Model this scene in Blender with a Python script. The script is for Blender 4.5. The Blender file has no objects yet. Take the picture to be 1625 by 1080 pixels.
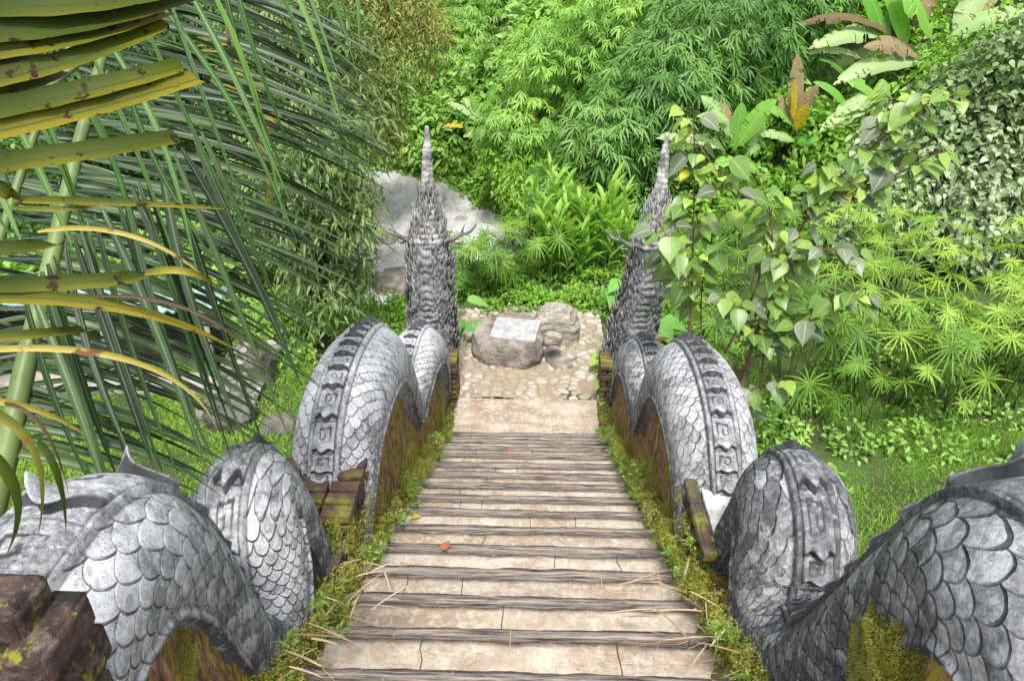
import bpy, math, random
import numpy as np
from mathutils import Vector
R = math.radians
rng = np.random.default_rng(11)
random.seed(5)
sc = bpy.context.scene
COL = sc.collection

# ------------------------------------------------------------------ camera, light, exposure
CAMP = np.array([0.065, 0.0, 5.0]); PITCH = R(29); YAW = R(1.7); FPX = 1200.0
cd = bpy.data.cameras.new('camera'); cam = bpy.data.objects.new('camera', cd); COL.objects.link(cam)
cam.location = CAMP; cam.rotation_euler = (R(90) - PITCH, 0, YAW)
cd.sensor_width = 36; cd.lens = 36 * FPX / 1625; cd.clip_start = 0.05; cd.clip_end = 500
sc.camera = cam

SUN_EL = R(62); SUN_AZ = R(178)
w = bpy.data.worlds.new('World'); sc.world = w; w.use_nodes = True
nt = w.node_tree; bg = nt.nodes['Background']
sky = nt.nodes.new('ShaderNodeTexSky'); sky.sky_type = 'NISHITA'; sky.sun_disc = False
sky.sun_elevation = SUN_EL; sky.sun_rotation = SUN_AZ; sky.air_density = 1.0; sky.dust_density = 3.0
hs = nt.nodes.new('ShaderNodeHueSaturation'); hs.inputs['Saturation'].default_value = 0.30
nt.links.new(sky.outputs[0], hs.inputs['Color']); nt.links.new(hs.outputs[0], bg.inputs['Color'])
bg.inputs['Strength'].default_value = 0.15
sd = bpy.data.lights.new('sun', 'SUN'); sun = bpy.data.objects.new('sun', sd); COL.objects.link(sun)
sd.energy = 2.0; sd.angle = R(9); sd.color = (1.0, 0.96, 0.88)
sdir = Vector((math.sin(SUN_AZ) * math.cos(SUN_EL), math.cos(SUN_AZ) * math.cos(SUN_EL), math.sin(SUN_EL)))
sun.rotation_euler = sdir.to_track_quat('Z', 'Y').to_euler(); sun.location = (0, 0, 20)
sc.view_settings.view_transform = 'Standard'; sc.view_settings.look = 'None'
sc.view_settings.exposure = 1.15; sc.view_settings.gamma = 1.0
sc.render.engine = 'CYCLES'
sc.cycles.max_bounces = 6; sc.cycles.diffuse_bounces = 3; sc.cycles.transmission_bounces = 3
sc.cycles.transparent_max_bounces = 4; sc.cycles.caustics_reflective = False; sc.cycles.caustics_refractive = False

# where a point of the photograph lies in the place (for measuring positions)
_fw = np.array([-math.sin(YAW) * math.cos(PITCH), math.cos(YAW) * math.cos(PITCH), -math.sin(PITCH)])
_rt = np.array([math.cos(YAW), math.sin(YAW), 0.0]); _up = np.cross(_rt, _fw)
def ray(u, v): return _fw + _rt * (u - 812.5) / FPX - _up * (v - 540) / FPX
def at_y(u, v, y): r = ray(u, v); return CAMP + r * (y / r[1])
def at_d(u, v, d): return CAMP + ray(u, v) * d
def at_z(u, v, z): r = ray(u, v); return CAMP + r * ((z - 5.0) / r[2])

# ------------------------------------------------------------------ object helpers
def tag(o, label=None, cat=None, group=None, kind=None):
    if label: o['label'] = label
    if cat: o['category'] = cat
    if group: o['group'] = group
    if kind: o['kind'] = kind
    return o
def empty(name, loc, label, cat, group=None):
    o = bpy.data.objects.new(name, None); COL.objects.link(o); o.location = loc
    o.empty_display_size = 0.1
    return tag(o, label, cat, group)
def mesh_obj(name, V, F, mat, parent=None, smooth=True, attrs=None, uv=None):
    """V (n,3); F = (m,4) or (m,3) array or list of faces. World coordinates; a parent's location is taken off."""
    V = np.asarray(V, dtype=np.float32)
    if parent is not None:
        p_ = parent
        while p_ is not None: V = V - np.array(p_.location, dtype=np.float32); p_ = p_.parent
    me = bpy.data.meshes.new(name)
    if isinstance(F, np.ndarray):
        k = F.shape[1]; m = F.shape[0]
        me.vertices.add(len(V)); me.vertices.foreach_set('co', V.ravel())
        me.loops.add(m * k); me.loops.foreach_set('vertex_index', F.astype(np.int32).ravel())
        me.polygons.add(m); me.polygons.foreach_set('loop_start', np.arange(0, m * k, k, dtype=np.int32))
        me.polygons.foreach_set('loop_total', np.full(m, k, dtype=np.int32))
        me.update(calc_edges=True)
    else:
        me.from_pydata([tuple(map(float, v)) for v in V], [], [tuple(int(i) for i in f) for f in F]); me.update()
    if smooth: me.polygons.foreach_set('use_smooth', np.ones(len(me.polygons), dtype=bool))
    if attrs:
        for n, a in attrs.items():
            at = me.attributes.new(n, 'FLOAT', 'POINT'); at.data.foreach_set('value', np.asarray(a, dtype=np.float32).ravel())
    if mat is not None: me.materials.append(mat)
    me.validate(verbose=False)
    o = bpy.data.objects.new(name, me); COL.objects.link(o)
    if parent is not None: o.parent = parent
    return o

class MB:
    """collects pieces of one mesh"""
    def __init__(s): s.V = []; s.F = []; s.A = {}; s.n = 0
    def add(s, V, F, **at):
        V = np.asarray(V, float); F = [[i + s.n for i in f] for f in (F.tolist() if isinstance(F, np.ndarray) else F)]
        s.V.append(V); s.F += F
        for k in at: s.A.setdefault(k, []).append((s.n, np.broadcast_to(at[k], (len(V),))))
        s.n += len(V)
    def box(s, x0, x1, y0, y1, z0, z1, **at):
        V = [(x, y, z) for x in (x0, x1) for y in (y0, y1) for z in (z0, z1)]
        s.add(V, [(0, 1, 3, 2), (4, 6, 7, 5), (0, 4, 5, 1), (2, 3, 7, 6), (0, 2, 6, 4), (1, 5, 7, 3)], **at)
    def tube(s, P, rad, n=8, **at):
        P = np.asarray(P, float); V, F = tube_mesh(P, rad, n); s.add(V, F, **at)
    def build(s, name, mat, parent=None, smooth=True):
        at = {}
        for k, L in s.A.items():
            a = np.zeros(s.n)
            for st, arr in L: a[st:st + len(arr)] = arr
            at[k] = a
        return mesh_obj(name, np.concatenate(s.V), s.F, mat, parent, smooth, at)

def frames(P):
    T = np.gradient(P, axis=0); T /= np.linalg.norm(T, axis=1)[:, None] + 1e-9
    N = np.zeros_like(P); ref = np.array([0.31, 0.2, 0.93])
    n = np.cross(T[0], ref); 
    if np.linalg.norm(n) < .1: n = np.cross(T[0], [1, 0, 0])
    n /= np.linalg.norm(n)
    for i in range(len(P)):
        n = n - T[i] * (n @ T[i]); n /= np.linalg.norm(n) + 1e-9; N[i] = n
    return T, N, np.cross(T, N)
def tube_mesh(P, rad, n=8):
    rad = np.broadcast_to(np.asarray(rad, float), (len(P),))
    T, N, B = frames(P); a = np.arange(n) * 2 * np.pi / n
    V = P[:, None] + rad[:, None, None] * (np.cos(a)[None, :, None] * N[:, None] + np.sin(a)[None, :, None] * B[:, None])
    V = V.reshape(-1, 3); F = []
    for i in range(len(P) - 1):
        for j in range(n):
            k = (j + 1) % n; F.append([i * n + j, i * n + k, (i + 1) * n + k, (i + 1) * n + j])
    F.append(list(range(n))[::-1]); F.append([(len(P) - 1) * n + j for j in range(n)])
    return V, F
def spline(P, step):
    """Catmull-Rom through P, resampled to even steps (extra columns carried along)"""
    P = np.asarray(P, float); Q = np.vstack([2 * P[0] - P[1], P, 2 * P[-1] - P[-2]]); out = []
    for i in range(1, len(Q) - 2):
        a, b, c, d = Q[i - 1:i + 3]
        for t in np.linspace(0, 1, 24, endpoint=False):
            out.append(.5 * ((2 * b) + (-a + c) * t + (2 * a - 5 * b + 4 * c - d) * t * t + (-a + 3 * b - 3 * c + d) * t ** 3))
    out.append(P[-1]); out = np.array(out)
    L = np.concatenate([[0], np.cumsum(np.linalg.norm(np.diff(out[:, :3], axis=0), axis=1))])
    n = max(2, int(L[-1] / step)); s = np.linspace(0, L[-1], n)
    return np.stack([np.interp(s, L, out[:, k]) for k in range(out.shape[1])], 1)
def grid_faces(n, m, wrap=False):
    i, j = np.meshgrid(np.arange(n - 1), np.arange(m if wrap else m - 1), indexing='ij')
    k = (j + 1) % m
    return np.stack([i * m + j, i * m + k, (i + 1) * m + k, (i + 1) * m + j], -1).reshape(-1, 4)

# value noise for shaping geometry
def _h(i, j, k, s):
    n = (i * 374761393 + j * 668265263 + k * 2147483647 + s * 1442695041).astype(np.int64) & 0xffffffff
    n = ((n ^ (n >> 13)) * 1274126177) & 0xffffffff
    return ((n ^ (n >> 16)) & 0xffff) / 65535.0
def noise(P, f=1.0, seed=0, oct=3):
    P = np.asarray(P, float); out = 0; amp = 1; tot = 0
    for o in range(oct):
        Q = P * f * 2 ** o; I = np.floor(Q).astype(np.int64); t = Q - I; t = t * t * (3 - 2 * t); v = 0
        for a in (0, 1):
            for b in (0, 1):
                for c in (0, 1):
                    wgt = (t[:, 0] if a else 1 - t[:, 0]) * (t[:, 1] if b else 1 - t[:, 1]) * (t[:, 2] if c else 1 - t[:, 2])
                    v = v + wgt * _h(I[:, 0] + a, I[:, 1] + b, I[:, 2] + c, seed + o)
        out = out + amp * v; tot += amp; amp *= .5
    return out / tot
def sstep(a, b, x): t = np.clip((x - a) / (b - a), 0, 1); return t * t * (3 - 2 * t)

# ------------------------------------------------------------------ materials
class NT:
    def __init__(s, name):
        s.m = bpy.data.materials.new(name); s.m.use_nodes = True; s.t = s.m.node_tree; s.n = s.t.nodes
        s.p = s.n['Principled BSDF']; s.out = s.n['Material Output']
    def new(s, t, **kw):
        n = s.n.new(t)
        for k, v in kw.items(): setattr(n, k, v)
        return n
    def link(s, a, b): s.t.links.new(a, b)
    def setin(s, sock, v):
        if hasattr(v, 'is_output') or isinstance(v, bpy.types.NodeSocket): s.link(v, sock)
        else: sock.default_value = v
    def coords(s, scale=(1, 1, 1)):
        g = s.new('ShaderNodeNewGeometry'); mp = s.new('ShaderNodeMapping'); mp.inputs['Scale'].default_value = scale
        s.link(g.outputs['Position'], mp.inputs['Vector']); return mp.outputs[0]
    def noise(s, scale, detail=4, rough=.55, vec=None, dist=0):
        n = s.new('ShaderNodeTexNoise'); n.inputs['Scale'].default_value = scale; n.inputs['Detail'].default_value = detail
        n.inputs['Roughness'].default_value = rough; n.inputs['Distortion'].default_value = dist
        s.link(vec if vec is not None else s.coords(), n.inputs['Vector']); return n.outputs['Fac']
    def voro(s, scale, feat='F1', vec=None, out='Distance'):
        n = s.new('ShaderNodeTexVoronoi', feature=feat); n.inputs['Scale'].default_value = scale
        s.link(vec if vec is not None else s.coords(), n.inputs['Vector']); return n.outputs[out]
    def attr(s, name): return s.new('ShaderNodeAttribute', attribute_name=name).outputs['Fac']
    def ramp(s, fac, stops):
        r = s.new('ShaderNodeValToRGB'); e = r.color_ramp.elements
        while len(e) < len(stops): e.new(.5)
        for el, (p, c) in zip(e, stops): el.position = p; el.color = (*c, 1) if len(c) == 3 else c
        s.link(fac, r.inputs[0]); return r.outputs[0]
    def mix(s, fac, a, b, mode='MIX'):
        m = s.new('ShaderNodeMix', data_type='RGBA', blend_type=mode)
        s.setin(m.inputs[0], fac)
        for sock, v in ((m.inputs[6], a), (m.inputs[7], b)):
            s.setin(sock, (*v, 1) if isinstance(v, tuple) and len(v) == 3 else v)
        return m.outputs[2]
    def math(s, op, a, b=0.0, clamp=False):
        m = s.new('ShaderNodeMath', operation=op, use_clamp=clamp); s.setin(m.inputs[0], a); s.setin(m.inputs[1], b); return m.outputs[0]
    def mr(s, v, a, b, c=0., d=1.):
        m = s.new('ShaderNodeMapRange'); s.setin(m.inputs[0], v)
        for i, x in enumerate((a, b, c, d)): m.inputs[i + 1].default_value = x
        return m.outputs[0]
    def bump(s, h, strength, dist=.01, prev=None):
        b = s.new('ShaderNodeBump'); b.inputs['Strength'].default_value = strength; b.inputs['Distance'].default_value = dist
        s.link(h, b.inputs['Height'])
        if prev is not None: s.link(prev, b.inputs['Normal'])
        return b.outputs[0]
    def done(s, col, rough=.8, normal=None, spec=.3):
        s.setin(s.p.inputs['Base Color'], (*col, 1) if isinstance(col, tuple) else col)
        s.setin(s.p.inputs['Roughness'], rough); s.p.inputs['Specular IOR Level'].default_value = spec
        if normal is not None: s.link(normal, s.p.inputs['Normal'])
        return s.m

def scale_nodes(t, w, h, a_s):
    '''overlapping fish scales in the body's own length/girth coordinates: groove, height and tone'''
    wob = t.math('MULTIPLY', t.math('SUBTRACT', t.noise(7, 2), .5), .052)
    S_ = t.math('ADD', t.attr('along'), wob); T_ = t.math('ADD', t.math('ABSOLUTE', t.attr('girth')), t.math('MULTIPLY', wob, .6))
    base = t.math('FLOOR', t.math('DIVIDE', S_, h)); groove = height = tone = None
    for dj in (1, 2, 3, 4):
        j = t.math('ADD', base, float(dj)); off = t.math('MULTIPLY', t.math('FLOORED_MODULO', j, 2.0), .5)
        x = t.math('SUBTRACT', t.math('DIVIDE', T_, w), off); i = t.math('ROUND', x); v = t.math('DIVIDE', t.math('SUBTRACT', x, i), .54)
        d = t.math('SUBTRACT', t.math('MULTIPLY', j, h), S_); e = t.math('DIVIDE', t.math('MAXIMUM', t.math('SUBTRACT', d, a_s), 0.0), .62 * w)
        q = t.math('SQRT', t.math('ADD', t.math('MULTIPLY', e, e), t.math('MULTIPLY', v, v))); m = t.math('SUBTRACT', 1.0, q)
        g = t.mr(m, .018, .070, 1, 0); hh = t.math('MULTIPLY', t.mr(m, 0, .14, 0, 1), t.math('ADD', t.math('DIVIDE', d, a_s + .62 * w), .15))
        cb = t.new('ShaderNodeCombineXYZ'); t.link(i, cb.inputs[0]); t.link(j, cb.inputs[1]); wn = t.new('ShaderNodeTexWhiteNoise', noise_dimensions='2D'); t.link(cb.outputs[0], wn.inputs['Vector'])
        if groove is None: groove, height, tone = g, hh, wn.outputs['Value']
        else:
            ok = t.math('GREATER_THAN', m, 0.0)
            def sel(a, b):
                k = t.new('ShaderNodeMix', data_type='FLOAT'); t.link(ok, k.inputs[0]); t.link(a, k.inputs[2]); t.link(b, k.inputs[3]); return k.outputs[0]
            groove, height, tone = sel(groove, g), sel(height, hh), sel(tone, wn.outputs['Value'])
    return groove, height, tone
def m_stone_naga(name, light, mid, dark, bias=0.0, scaled=True):
    t = NT(name); d = t.attr('dirt'); tn = t.attr('tone'); wet = t.attr('wet')
    big = t.noise(2.6, 4, .6); mid_n = t.noise(13, 5, .75, None, .6); fine = t.noise(55, 5, .75); spk = t.noise(170, 2, .5)
    f = t.math('ADD', t.math('MULTIPLY', big, .60), t.math('MULTIPLY', fine, .85)); f = t.math('ADD', f, t.math('MULTIPLY', mid_n, 1.05))
    f = t.math('SUBTRACT', f, .22)
    if scaled:
        g, hh, st = scale_nodes(t, .100, .052, .090); sc_ = t.attr('scaly')
        f = t.math('ADD', f, t.math('MULTIPLY', t.math('MULTIPLY', t.math('SUBTRACT', st, .40), .30), sc_))
        f = t.math('ADD', f, t.math('MULTIPLY', t.math('MULTIPLY', hh, .16), sc_))
    else: f = t.math('ADD', f, t.math('MULTIPLY', tn, .30))
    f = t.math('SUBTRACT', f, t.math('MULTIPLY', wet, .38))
    f = t.mr(f, .72 + bias, 1.42 + bias)
    c = t.ramp(f, [(0, dark), (.38, mid), (.72, light), (1, tuple(min(1, x * 1.15) for x in light))])
    c = t.mix(t.mr(spk, .34, .40, .55, 0), c, (.05, .052, .058))
    fl = t.math('MULTIPLY', t.mr(t.noise(30, 4, .7, t.coords((1, 1, .30))), .56, .66, 0, .75), t.mr(t.noise(5, 3), .42, .60, .1, 1))
    c = t.mix(fl, c, light)
    lich = t.mr(t.noise(10, 6, .8, None, .8), .57, .63, 0, .55); c = t.mix(lich, c, light)
    strk = t.mr(t.noise(4, 6, .75, t.coords((2.2, 2.2, .5))), .56, .68, 0, .6); c = t.mix(strk, c, dark)
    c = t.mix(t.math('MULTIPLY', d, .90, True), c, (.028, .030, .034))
    if scaled: c = t.mix(t.math('MULTIPLY', t.math('MULTIPLY', g, sc_), t.mr(t.noise(8, 5, .7), .36, .62, .15, .95)), c, (.035, .037, .042))
    c = t.mix(t.mr(t.noise(4.5, 5, .65), .70, .76, 0, .7), c, (.09, .095, .03))
    n = t.bump(fine, .35, .008)
    if scaled: n = t.bump(t.math('MULTIPLY', hh, sc_), 1.0, .011, n)
    return t.done(c, .86, n, .25)
M = {}
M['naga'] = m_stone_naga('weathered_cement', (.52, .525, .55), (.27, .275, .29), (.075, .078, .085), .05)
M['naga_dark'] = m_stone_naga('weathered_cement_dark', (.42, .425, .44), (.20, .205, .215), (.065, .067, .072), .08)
M['naga_head'] = m_stone_naga('weathered_cement_head', (.46, .45, .44), (.17, .168, .165), (.04, .04, .04), .12, False)

def m_leaf(name, cols, trans=.35, rough=.42, rib=None, spec=.4, spots=None):
    """cols: three colours over the leaf's own tone 0..1"""
    t = NT(name); tn = t.attr('tone'); k = len(cols)
    c = t.ramp(t.math('ADD', t.math('MULTIPLY', t.noise(9, 2), .30), t.math('MULTIPLY', tn, .85)),
               [(.12 + .80 * i / (k - 1), cc) for i, cc in enumerate(cols)])
    if rib: c = t.mix(t.mr(t.attr('rib'), .86, .97, 0, .8), c, rib)
    if spots:
        sp = t.mr(t.noise(spots[1], 3, .6), .60, .66, 0, 1); c = t.mix(sp, c, spots[0])
    t.done(c, rough, None, spec)
    tr = t.new('ShaderNodeBsdfTranslucent'); t.link(t.mix(.5, c, t.mix(1.0, c, (1.5, 1.5, .45), 'MULTIPLY')), tr.inputs['Color'])
    mx = t.new('ShaderNodeMixShader'); mx.inputs[0].default_value = trans
    t.link(t.p.outputs[0], mx.inputs[1]); t.link(tr.outputs[0], mx.inputs[2]); t.link(mx.outputs[0], t.out.inputs['Surface'])
    return t.m
def m_simple(name, a, b, scale=8, rough=.85, bump=.4, bscale=40, bdist=.01, vec=(1, 1, 1)):
    t = NT(name); v = t.coords(vec)
    c = t.mix(t.mr(t.noise(scale, 5, .6, v), .35, .65), a, b)
    return t.done(c, rough, t.bump(t.noise(bscale, 4, .6, v), bump, bdist))

M['bamboo'] = m_leaf('bamboo_leaf', [(.05, .13, .025), (.11, .26, .05), (.25, .42, .10)], .35)
M['bamboo_light'] = m_leaf('light_bamboo_leaf', [(.13, .28, .05), (.26, .48, .09), (.44, .64, .15)], .4)
M['shrub'] = m_leaf('shrub_leaf', [(.11, .24, .045), (.23, .42, .08), (.40, .60, .14)], .35)
M['shrub_bright'] = m_leaf('bright_shrub_leaf', [(.10, .23, .03), (.20, .39, .05), (.33, .54, .09)], .4)
M['shrub_dark'] = m_leaf('dark_tree_leaf', [(.02, .05, .012), (.045, .10, .02), (.10, .19, .035)], .25)  # darker leaf green for the trees on the left bank
M['olive'] = m_leaf('olive_leaf', [(.09, .12, .03), (.20, .23, .055), (.36, .36, .09)], .3)
M['willow'] = m_leaf('narrow_tree_leaf', [(.06, .11, .04), (.15, .24, .07), (.32, .40, .14)], .35)
M['grey_leaf'] = m_leaf('grey_vine_leaf', [(.06, .11, .03), (.19, .28, .11), (.46, .55, .36)], .18, .6)
M['cyperus'] = m_leaf('sedge_leaf', [(.06, .16, .02), (.16, .33, .04), (.36, .52, .08)], .4)
M['grass'] = m_leaf('lawn_grass', [(.09, .22, .02), (.18, .38, .035), (.32, .52, .07)], .4)
M['ginger'] = m_leaf('reed_leaf', [(.10, .24, .03), (.19, .40, .05), (.34, .55, .09)], .45, rib=(.4, .5, .2))
M['banana'] = m_leaf('banana_leaf', [(.06, .19, .03), (.12, .34, .05), (.24, .48, .07)], .4, .35, rib=(.45, .52, .22))
M['banana_pale'] = m_leaf('pale_banana_leaf', [(.15, .28, .07), (.26, .40, .14), (.38, .50, .22)], .3, .4, rib=(.5, .55, .3))
M['dry'] = m_leaf('dry_leaf', [(.05, .032, .015), (.13, .09, .042), (.27, .21, .11)], .15, .8)
M['yellow'] = m_leaf('yellow_leaf', [(.45, .30, .02), (.62, .48, .03), (.7, .6, .08)], .4)
M['sapling'] = m_leaf('sapling_leaf', [(.07, .16, .03), (.19, .33, .065), (.40, .56, .08)], .35, .38, rib=(.30, .38, .16), spec=.5)
M['sapling_grey'] = m_leaf('sapling_old_leaf', [(.06, .08, .045), (.15, .19, .11), (.30, .36, .24)], .15, .45, rib=(.3, .3, .25))
M['taro'] = m_leaf('taro_leaf', [(.07, .22, .03), (.13, .36, .06), (.22, .46, .10)], .35, rib=(.3, .5, .2))
M['palm'] = m_leaf('palm_leaflet', [(.007, .019, .006), (.024, .052, .018), (.075, .125, .040)], .14, .42, rib=(.15, .22, .10), spec=.28)
M['palm_bright'] = m_leaf('fresh_palm_leaflet', [(.015, .05, .008), (.038, .11, .014), (.10, .22, .03)], .22, .5, rib=(.20, .33, .10))
M['palm_yellow'] = m_leaf('yellowing_palm_leaflet', [(.014, .030, .003), (.048, .065, .005), (.17, .14, .010)], .12, .6, spec=.12, rib=(.03, .05, .008), spots=((.022, .010, .004), 38))
M['palm_tipyellow'] = m_leaf('yellow_palm_leaflet', [(.07, .085, .015), (.20, .17, .02), (.34, .29, .09)], .12, .6, spec=.15, spots=((.14, .05, .02), 22))
M['rachis'] = m_simple('palm_midrib', (.075, .115, .035), (.14, .19, .06), 5, .45, .3, 30, .004, (1, 1, .2))
M['bark'] = m_simple('bark', (.035, .028, .02), (.10, .08, .06), 6, .9, .8, 25, .03)
M['bark_red'] = m_simple('red_stem', (.10, .045, .03), (.20, .10, .07), 8, .6, .3, 60, .004)
M['stem'] = m_simple('green_stem', (.07, .13, .03), (.16, .24, .06), 8, .6, .2, 40, .004)
M['culm'] = m_simple('bamboo_culm', (.09, .14, .05), (.19, .22, .09), 3, .5, .2, 30, .004)
M['litter'] = m_leaf('dead_blade', [(.20, .11, .06), (.36, .24, .15), (.52, .42, .30)], .1, .8)
M['moss'] = m_leaf('moss_tuft', [(.15, .15, .015), (.27, .27, .03), (.42, .43, .12)], .25, .9)
M['fern'] = m_leaf('small_weed_leaf', [(.07, .16, .02), (.15, .28, .04), (.27, .40, .08)], .35)

# ------------------------------------------------------------------ leaves
def blade_tpl(rows, fold=.12):
    """rows: (b along, half width) -> template (n,3) and quads, midrib down the middle"""
    V = []; F = []; rib = []
    for b, hw in rows:
        V += [(-hw, b, fold * hw), (0, b, 0), (hw, b, fold * hw)]; rib += [0, 1, 0]
    for i in range(len(rows) - 1):
        a = i * 3; F += [(a, a + 1, a + 4, a + 3), (a + 1, a + 2, a + 5, a + 4)]
    return np.array(V, float), np.array(F), np.array(rib, float)
T_NARROW = blade_tpl([(0, .04), (.35, .5), (.7, .33), (1, .02)], .5)
T_OVAL = blade_tpl([(0, .06), (.22, .42), (.5, .5), (.8, .28), (1, .02)], .35)
T_SMALL = blade_tpl([(0, .08), (.45, .5), (1, .04)], .4)
T_LONG = blade_tpl([(0, .25), (.15, .46), (.4, .5), (.65, .42), (.85, .24), (1, .02)], .55)
T_HEART = blade_tpl([(-.10, .16), (0, .40), (.2, .54), (.45, .50), (.7, .30), (.88, .11), (1, .01)], .22)
T_GRASS = blade_tpl([(0, .5), (.5, .36), (1, .03)], .3)
def unit(a): return a / (np.linalg.norm(a, axis=-1, keepdims=True) + 1e-9)
def rand_dirs(n):
    return unit(rng.normal(size=(n, 3)))
class LV:
    def __init__(s): s.V = []; s.F = []; s.T = []; s.Rb = []; s.n = 0
    def add(s, tpl, pos, dirn, up, L, W, tone, droop=0.0, curl=0.0):
        V0, F0, rb = tpl; pos = np.atleast_2d(pos).astype(float); n = len(pos)
        if n == 0: return
        d = unit(np.broadcast_to(np.asarray(dirn, float), (n, 3))); u = np.broadcast_to(np.asarray(up, float), (n, 3))
        x = unit(np.cross(d, u) + 1e-6); nz = np.cross(x, d)
        L = np.broadcast_to(L, (n,))[:, None, None]; W = np.broadcast_to(W, (n,))[:, None, None]
        dr = np.broadcast_to(droop, (n,))[:, None]
        a, b, c = V0[None, :, 0, None], V0[None, :, 1, None], V0[None, :, 2, None]
        P = pos[:, None] + x[:, None] * a * W + d[:, None] * b * L + nz[:, None] * (c * W - curl * b * b * L)
        P[..., 2] -= dr * (V0[None, :, 1] ** 2) * L[..., 0]
        k = len(V0)
        s.V.append(P.reshape(-1, 3)); s.F.append((F0[None] + (s.n + np.arange(n) * k)[:, None, None]).reshape(-1, 4))
        s.T.append(np.repeat(np.broadcast_to(tone, (n,)), k)); s.Rb.append(np.tile(rb, n)); s.n += n * k
    def build(s, name, mat, parent=None):
        return mesh_obj(name, np.concatenate(s.V), np.concatenate(s.F), mat, parent, True,
                        {'tone': np.concatenate(s.T), 'rib': np.concatenate(s.Rb)})

# ------------------------------------------------------------------ terrain
XB_Y = [9.5, 10.5, 12.5, 14.5, 16, 19.5, 21.5, 23, 26]; XB_X = [3.2, 3.0, 2.4, 1.5, .3, -1.6, -4.4, -12, -90]
def gz(x, y):
    x = np.asarray(x, float); y = np.asarray(y, float)
    xb = np.interp(y, XB_Y, XB_X)
    xl = np.interp(y, [10, 14, 20, 24], [-4.8, -5.5, -8.5, -14])
    yb = np.interp(x, [-3, -1.6, -.9, .5, 3], [9.9, 10.2, 11.7, 12.4, 12.4])
    inside = np.minimum(np.minimum(xb - x, y - yb), x - xl)
    low = -1.4 * sstep(3.6, 1.8, x) * sstep(12.2, 13.2, y)
    lo2 = low * sstep(0, 1.5, x - xl)
    z = lo2 + (-2.2 - lo2) * sstep(-.1, 1.0, inside)
    yk = np.interp(x, [-90, -12, -4.4, -1.6, .3, 1.5, 2.4, 3.2], [24, 23, 21.6, 19.7, 16.2, 14.7, 13, 12.3])
    D = np.maximum(0, y - yk)
    z = np.where(inside < 0, np.minimum(D * .74 + low, 17), z)
    DL = np.maximum(0, (y - 14) * .5 + (xl - x) * .35 - .5) * sstep(0, 1.5, xl - x)
    z = np.where((x < xl), np.maximum(z * 0, np.minimum(DL * .8, 15)), z)
    # high ground behind the viewer that the stairs come down from
    back = sstep(1.2, -3.0, y) * 3.6
    z = np.where(y < 2, back, z)
    z = z + .10 * (noise(np.stack([x.ravel(), y.ravel(), 0 * x.ravel()], 1), .7, 3, 2).reshape(x.shape) - .5)
    inst = (np.abs(x) < 1.75) & (y < 9.9)
    z = np.where(inst, np.minimum(z, -.06), z)
    return z
xs = np.unique(np.concatenate([np.arange(-70, -12, 1.2), np.arange(-12, 12, .2), np.arange(12, 70, 1.2)]))
ys = np.unique(np.concatenate([np.arange(-20, 0, 1.), np.arange(0, 26, .2), np.arange(26, 90, 1.2)]))
X, Y = np.meshgrid(xs, ys, indexing='ij'); Z = gz(X, Y)
t = NT('ground_soil')
c = t.mix(t.mr(t.noise(1.2, 6, .65), .4, .62), (.045, .055, .022), (.075, .13, .03))
c = t.mix(t.mr(t.noise(5, 4, .6), .55, .7), c, (.10, .075, .045))
M['soil'] = t.done(c, .95, t.bump(t.noise(14, 5, .7), .8, .06))
g = mesh_obj('ground', np.stack([X, Y, Z], -1).reshape(-1, 3), grid_faces(*X.shape)[:, ::-1], M['soil']); tag(g, kind='structure')

# river
t = NT('river_water')
v = t.coords((1, .45, 1))
nz1 = t.noise(2.4, 8, .72, v, .8); nz2 = t.noise(9, 7, .75, v, .6)
foam = t.mr(t.math('ADD', t.math('MULTIPLY', nz1, .65), t.math('MULTIPLY', nz2, .5)),   .38, .62)
nz3 = t.noise(24, 6, .8, t.coords((1, .5, 1)), .5); foam = t.math('MULTIPLY', foam, t.mr(nz3, .30, .50, .7, 1))
c = t.mix(foam, (.44, .40, .34), (.99, .99, 1.0))
c = t.mix(t.mr(t.noise(.6, 3), .55, .7, 0, .5), c, (.48, .38, .28))
M['water'] = t.done(c, .5, t.bump(nz1, 1.0, .30, t.bump(nz2, 1.0, .10, t.bump(nz3, .8, .03))), .5)
xs = np.arange(-16, 5, .1); ys = np.arange(9.6, 25, .1); X, Y = np.meshgrid(xs, ys, indexing='ij')
q = np.stack([X.ravel() * 1.0, Y.ravel() * .6, 0 * X.ravel()], 1)
Z = -1.62 + .16 * (noise(q, 1.7, 8, 5).reshape(X.shape) - .5) * 2 + .055 * (Y - 12) 
rv = mesh_obj('river', np.stack([X, Y, Z], -1).reshape(-1, 3), grid_faces(*X.shape)[:, ::-1], M['water']); tag(rv, kind='structure')

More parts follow.
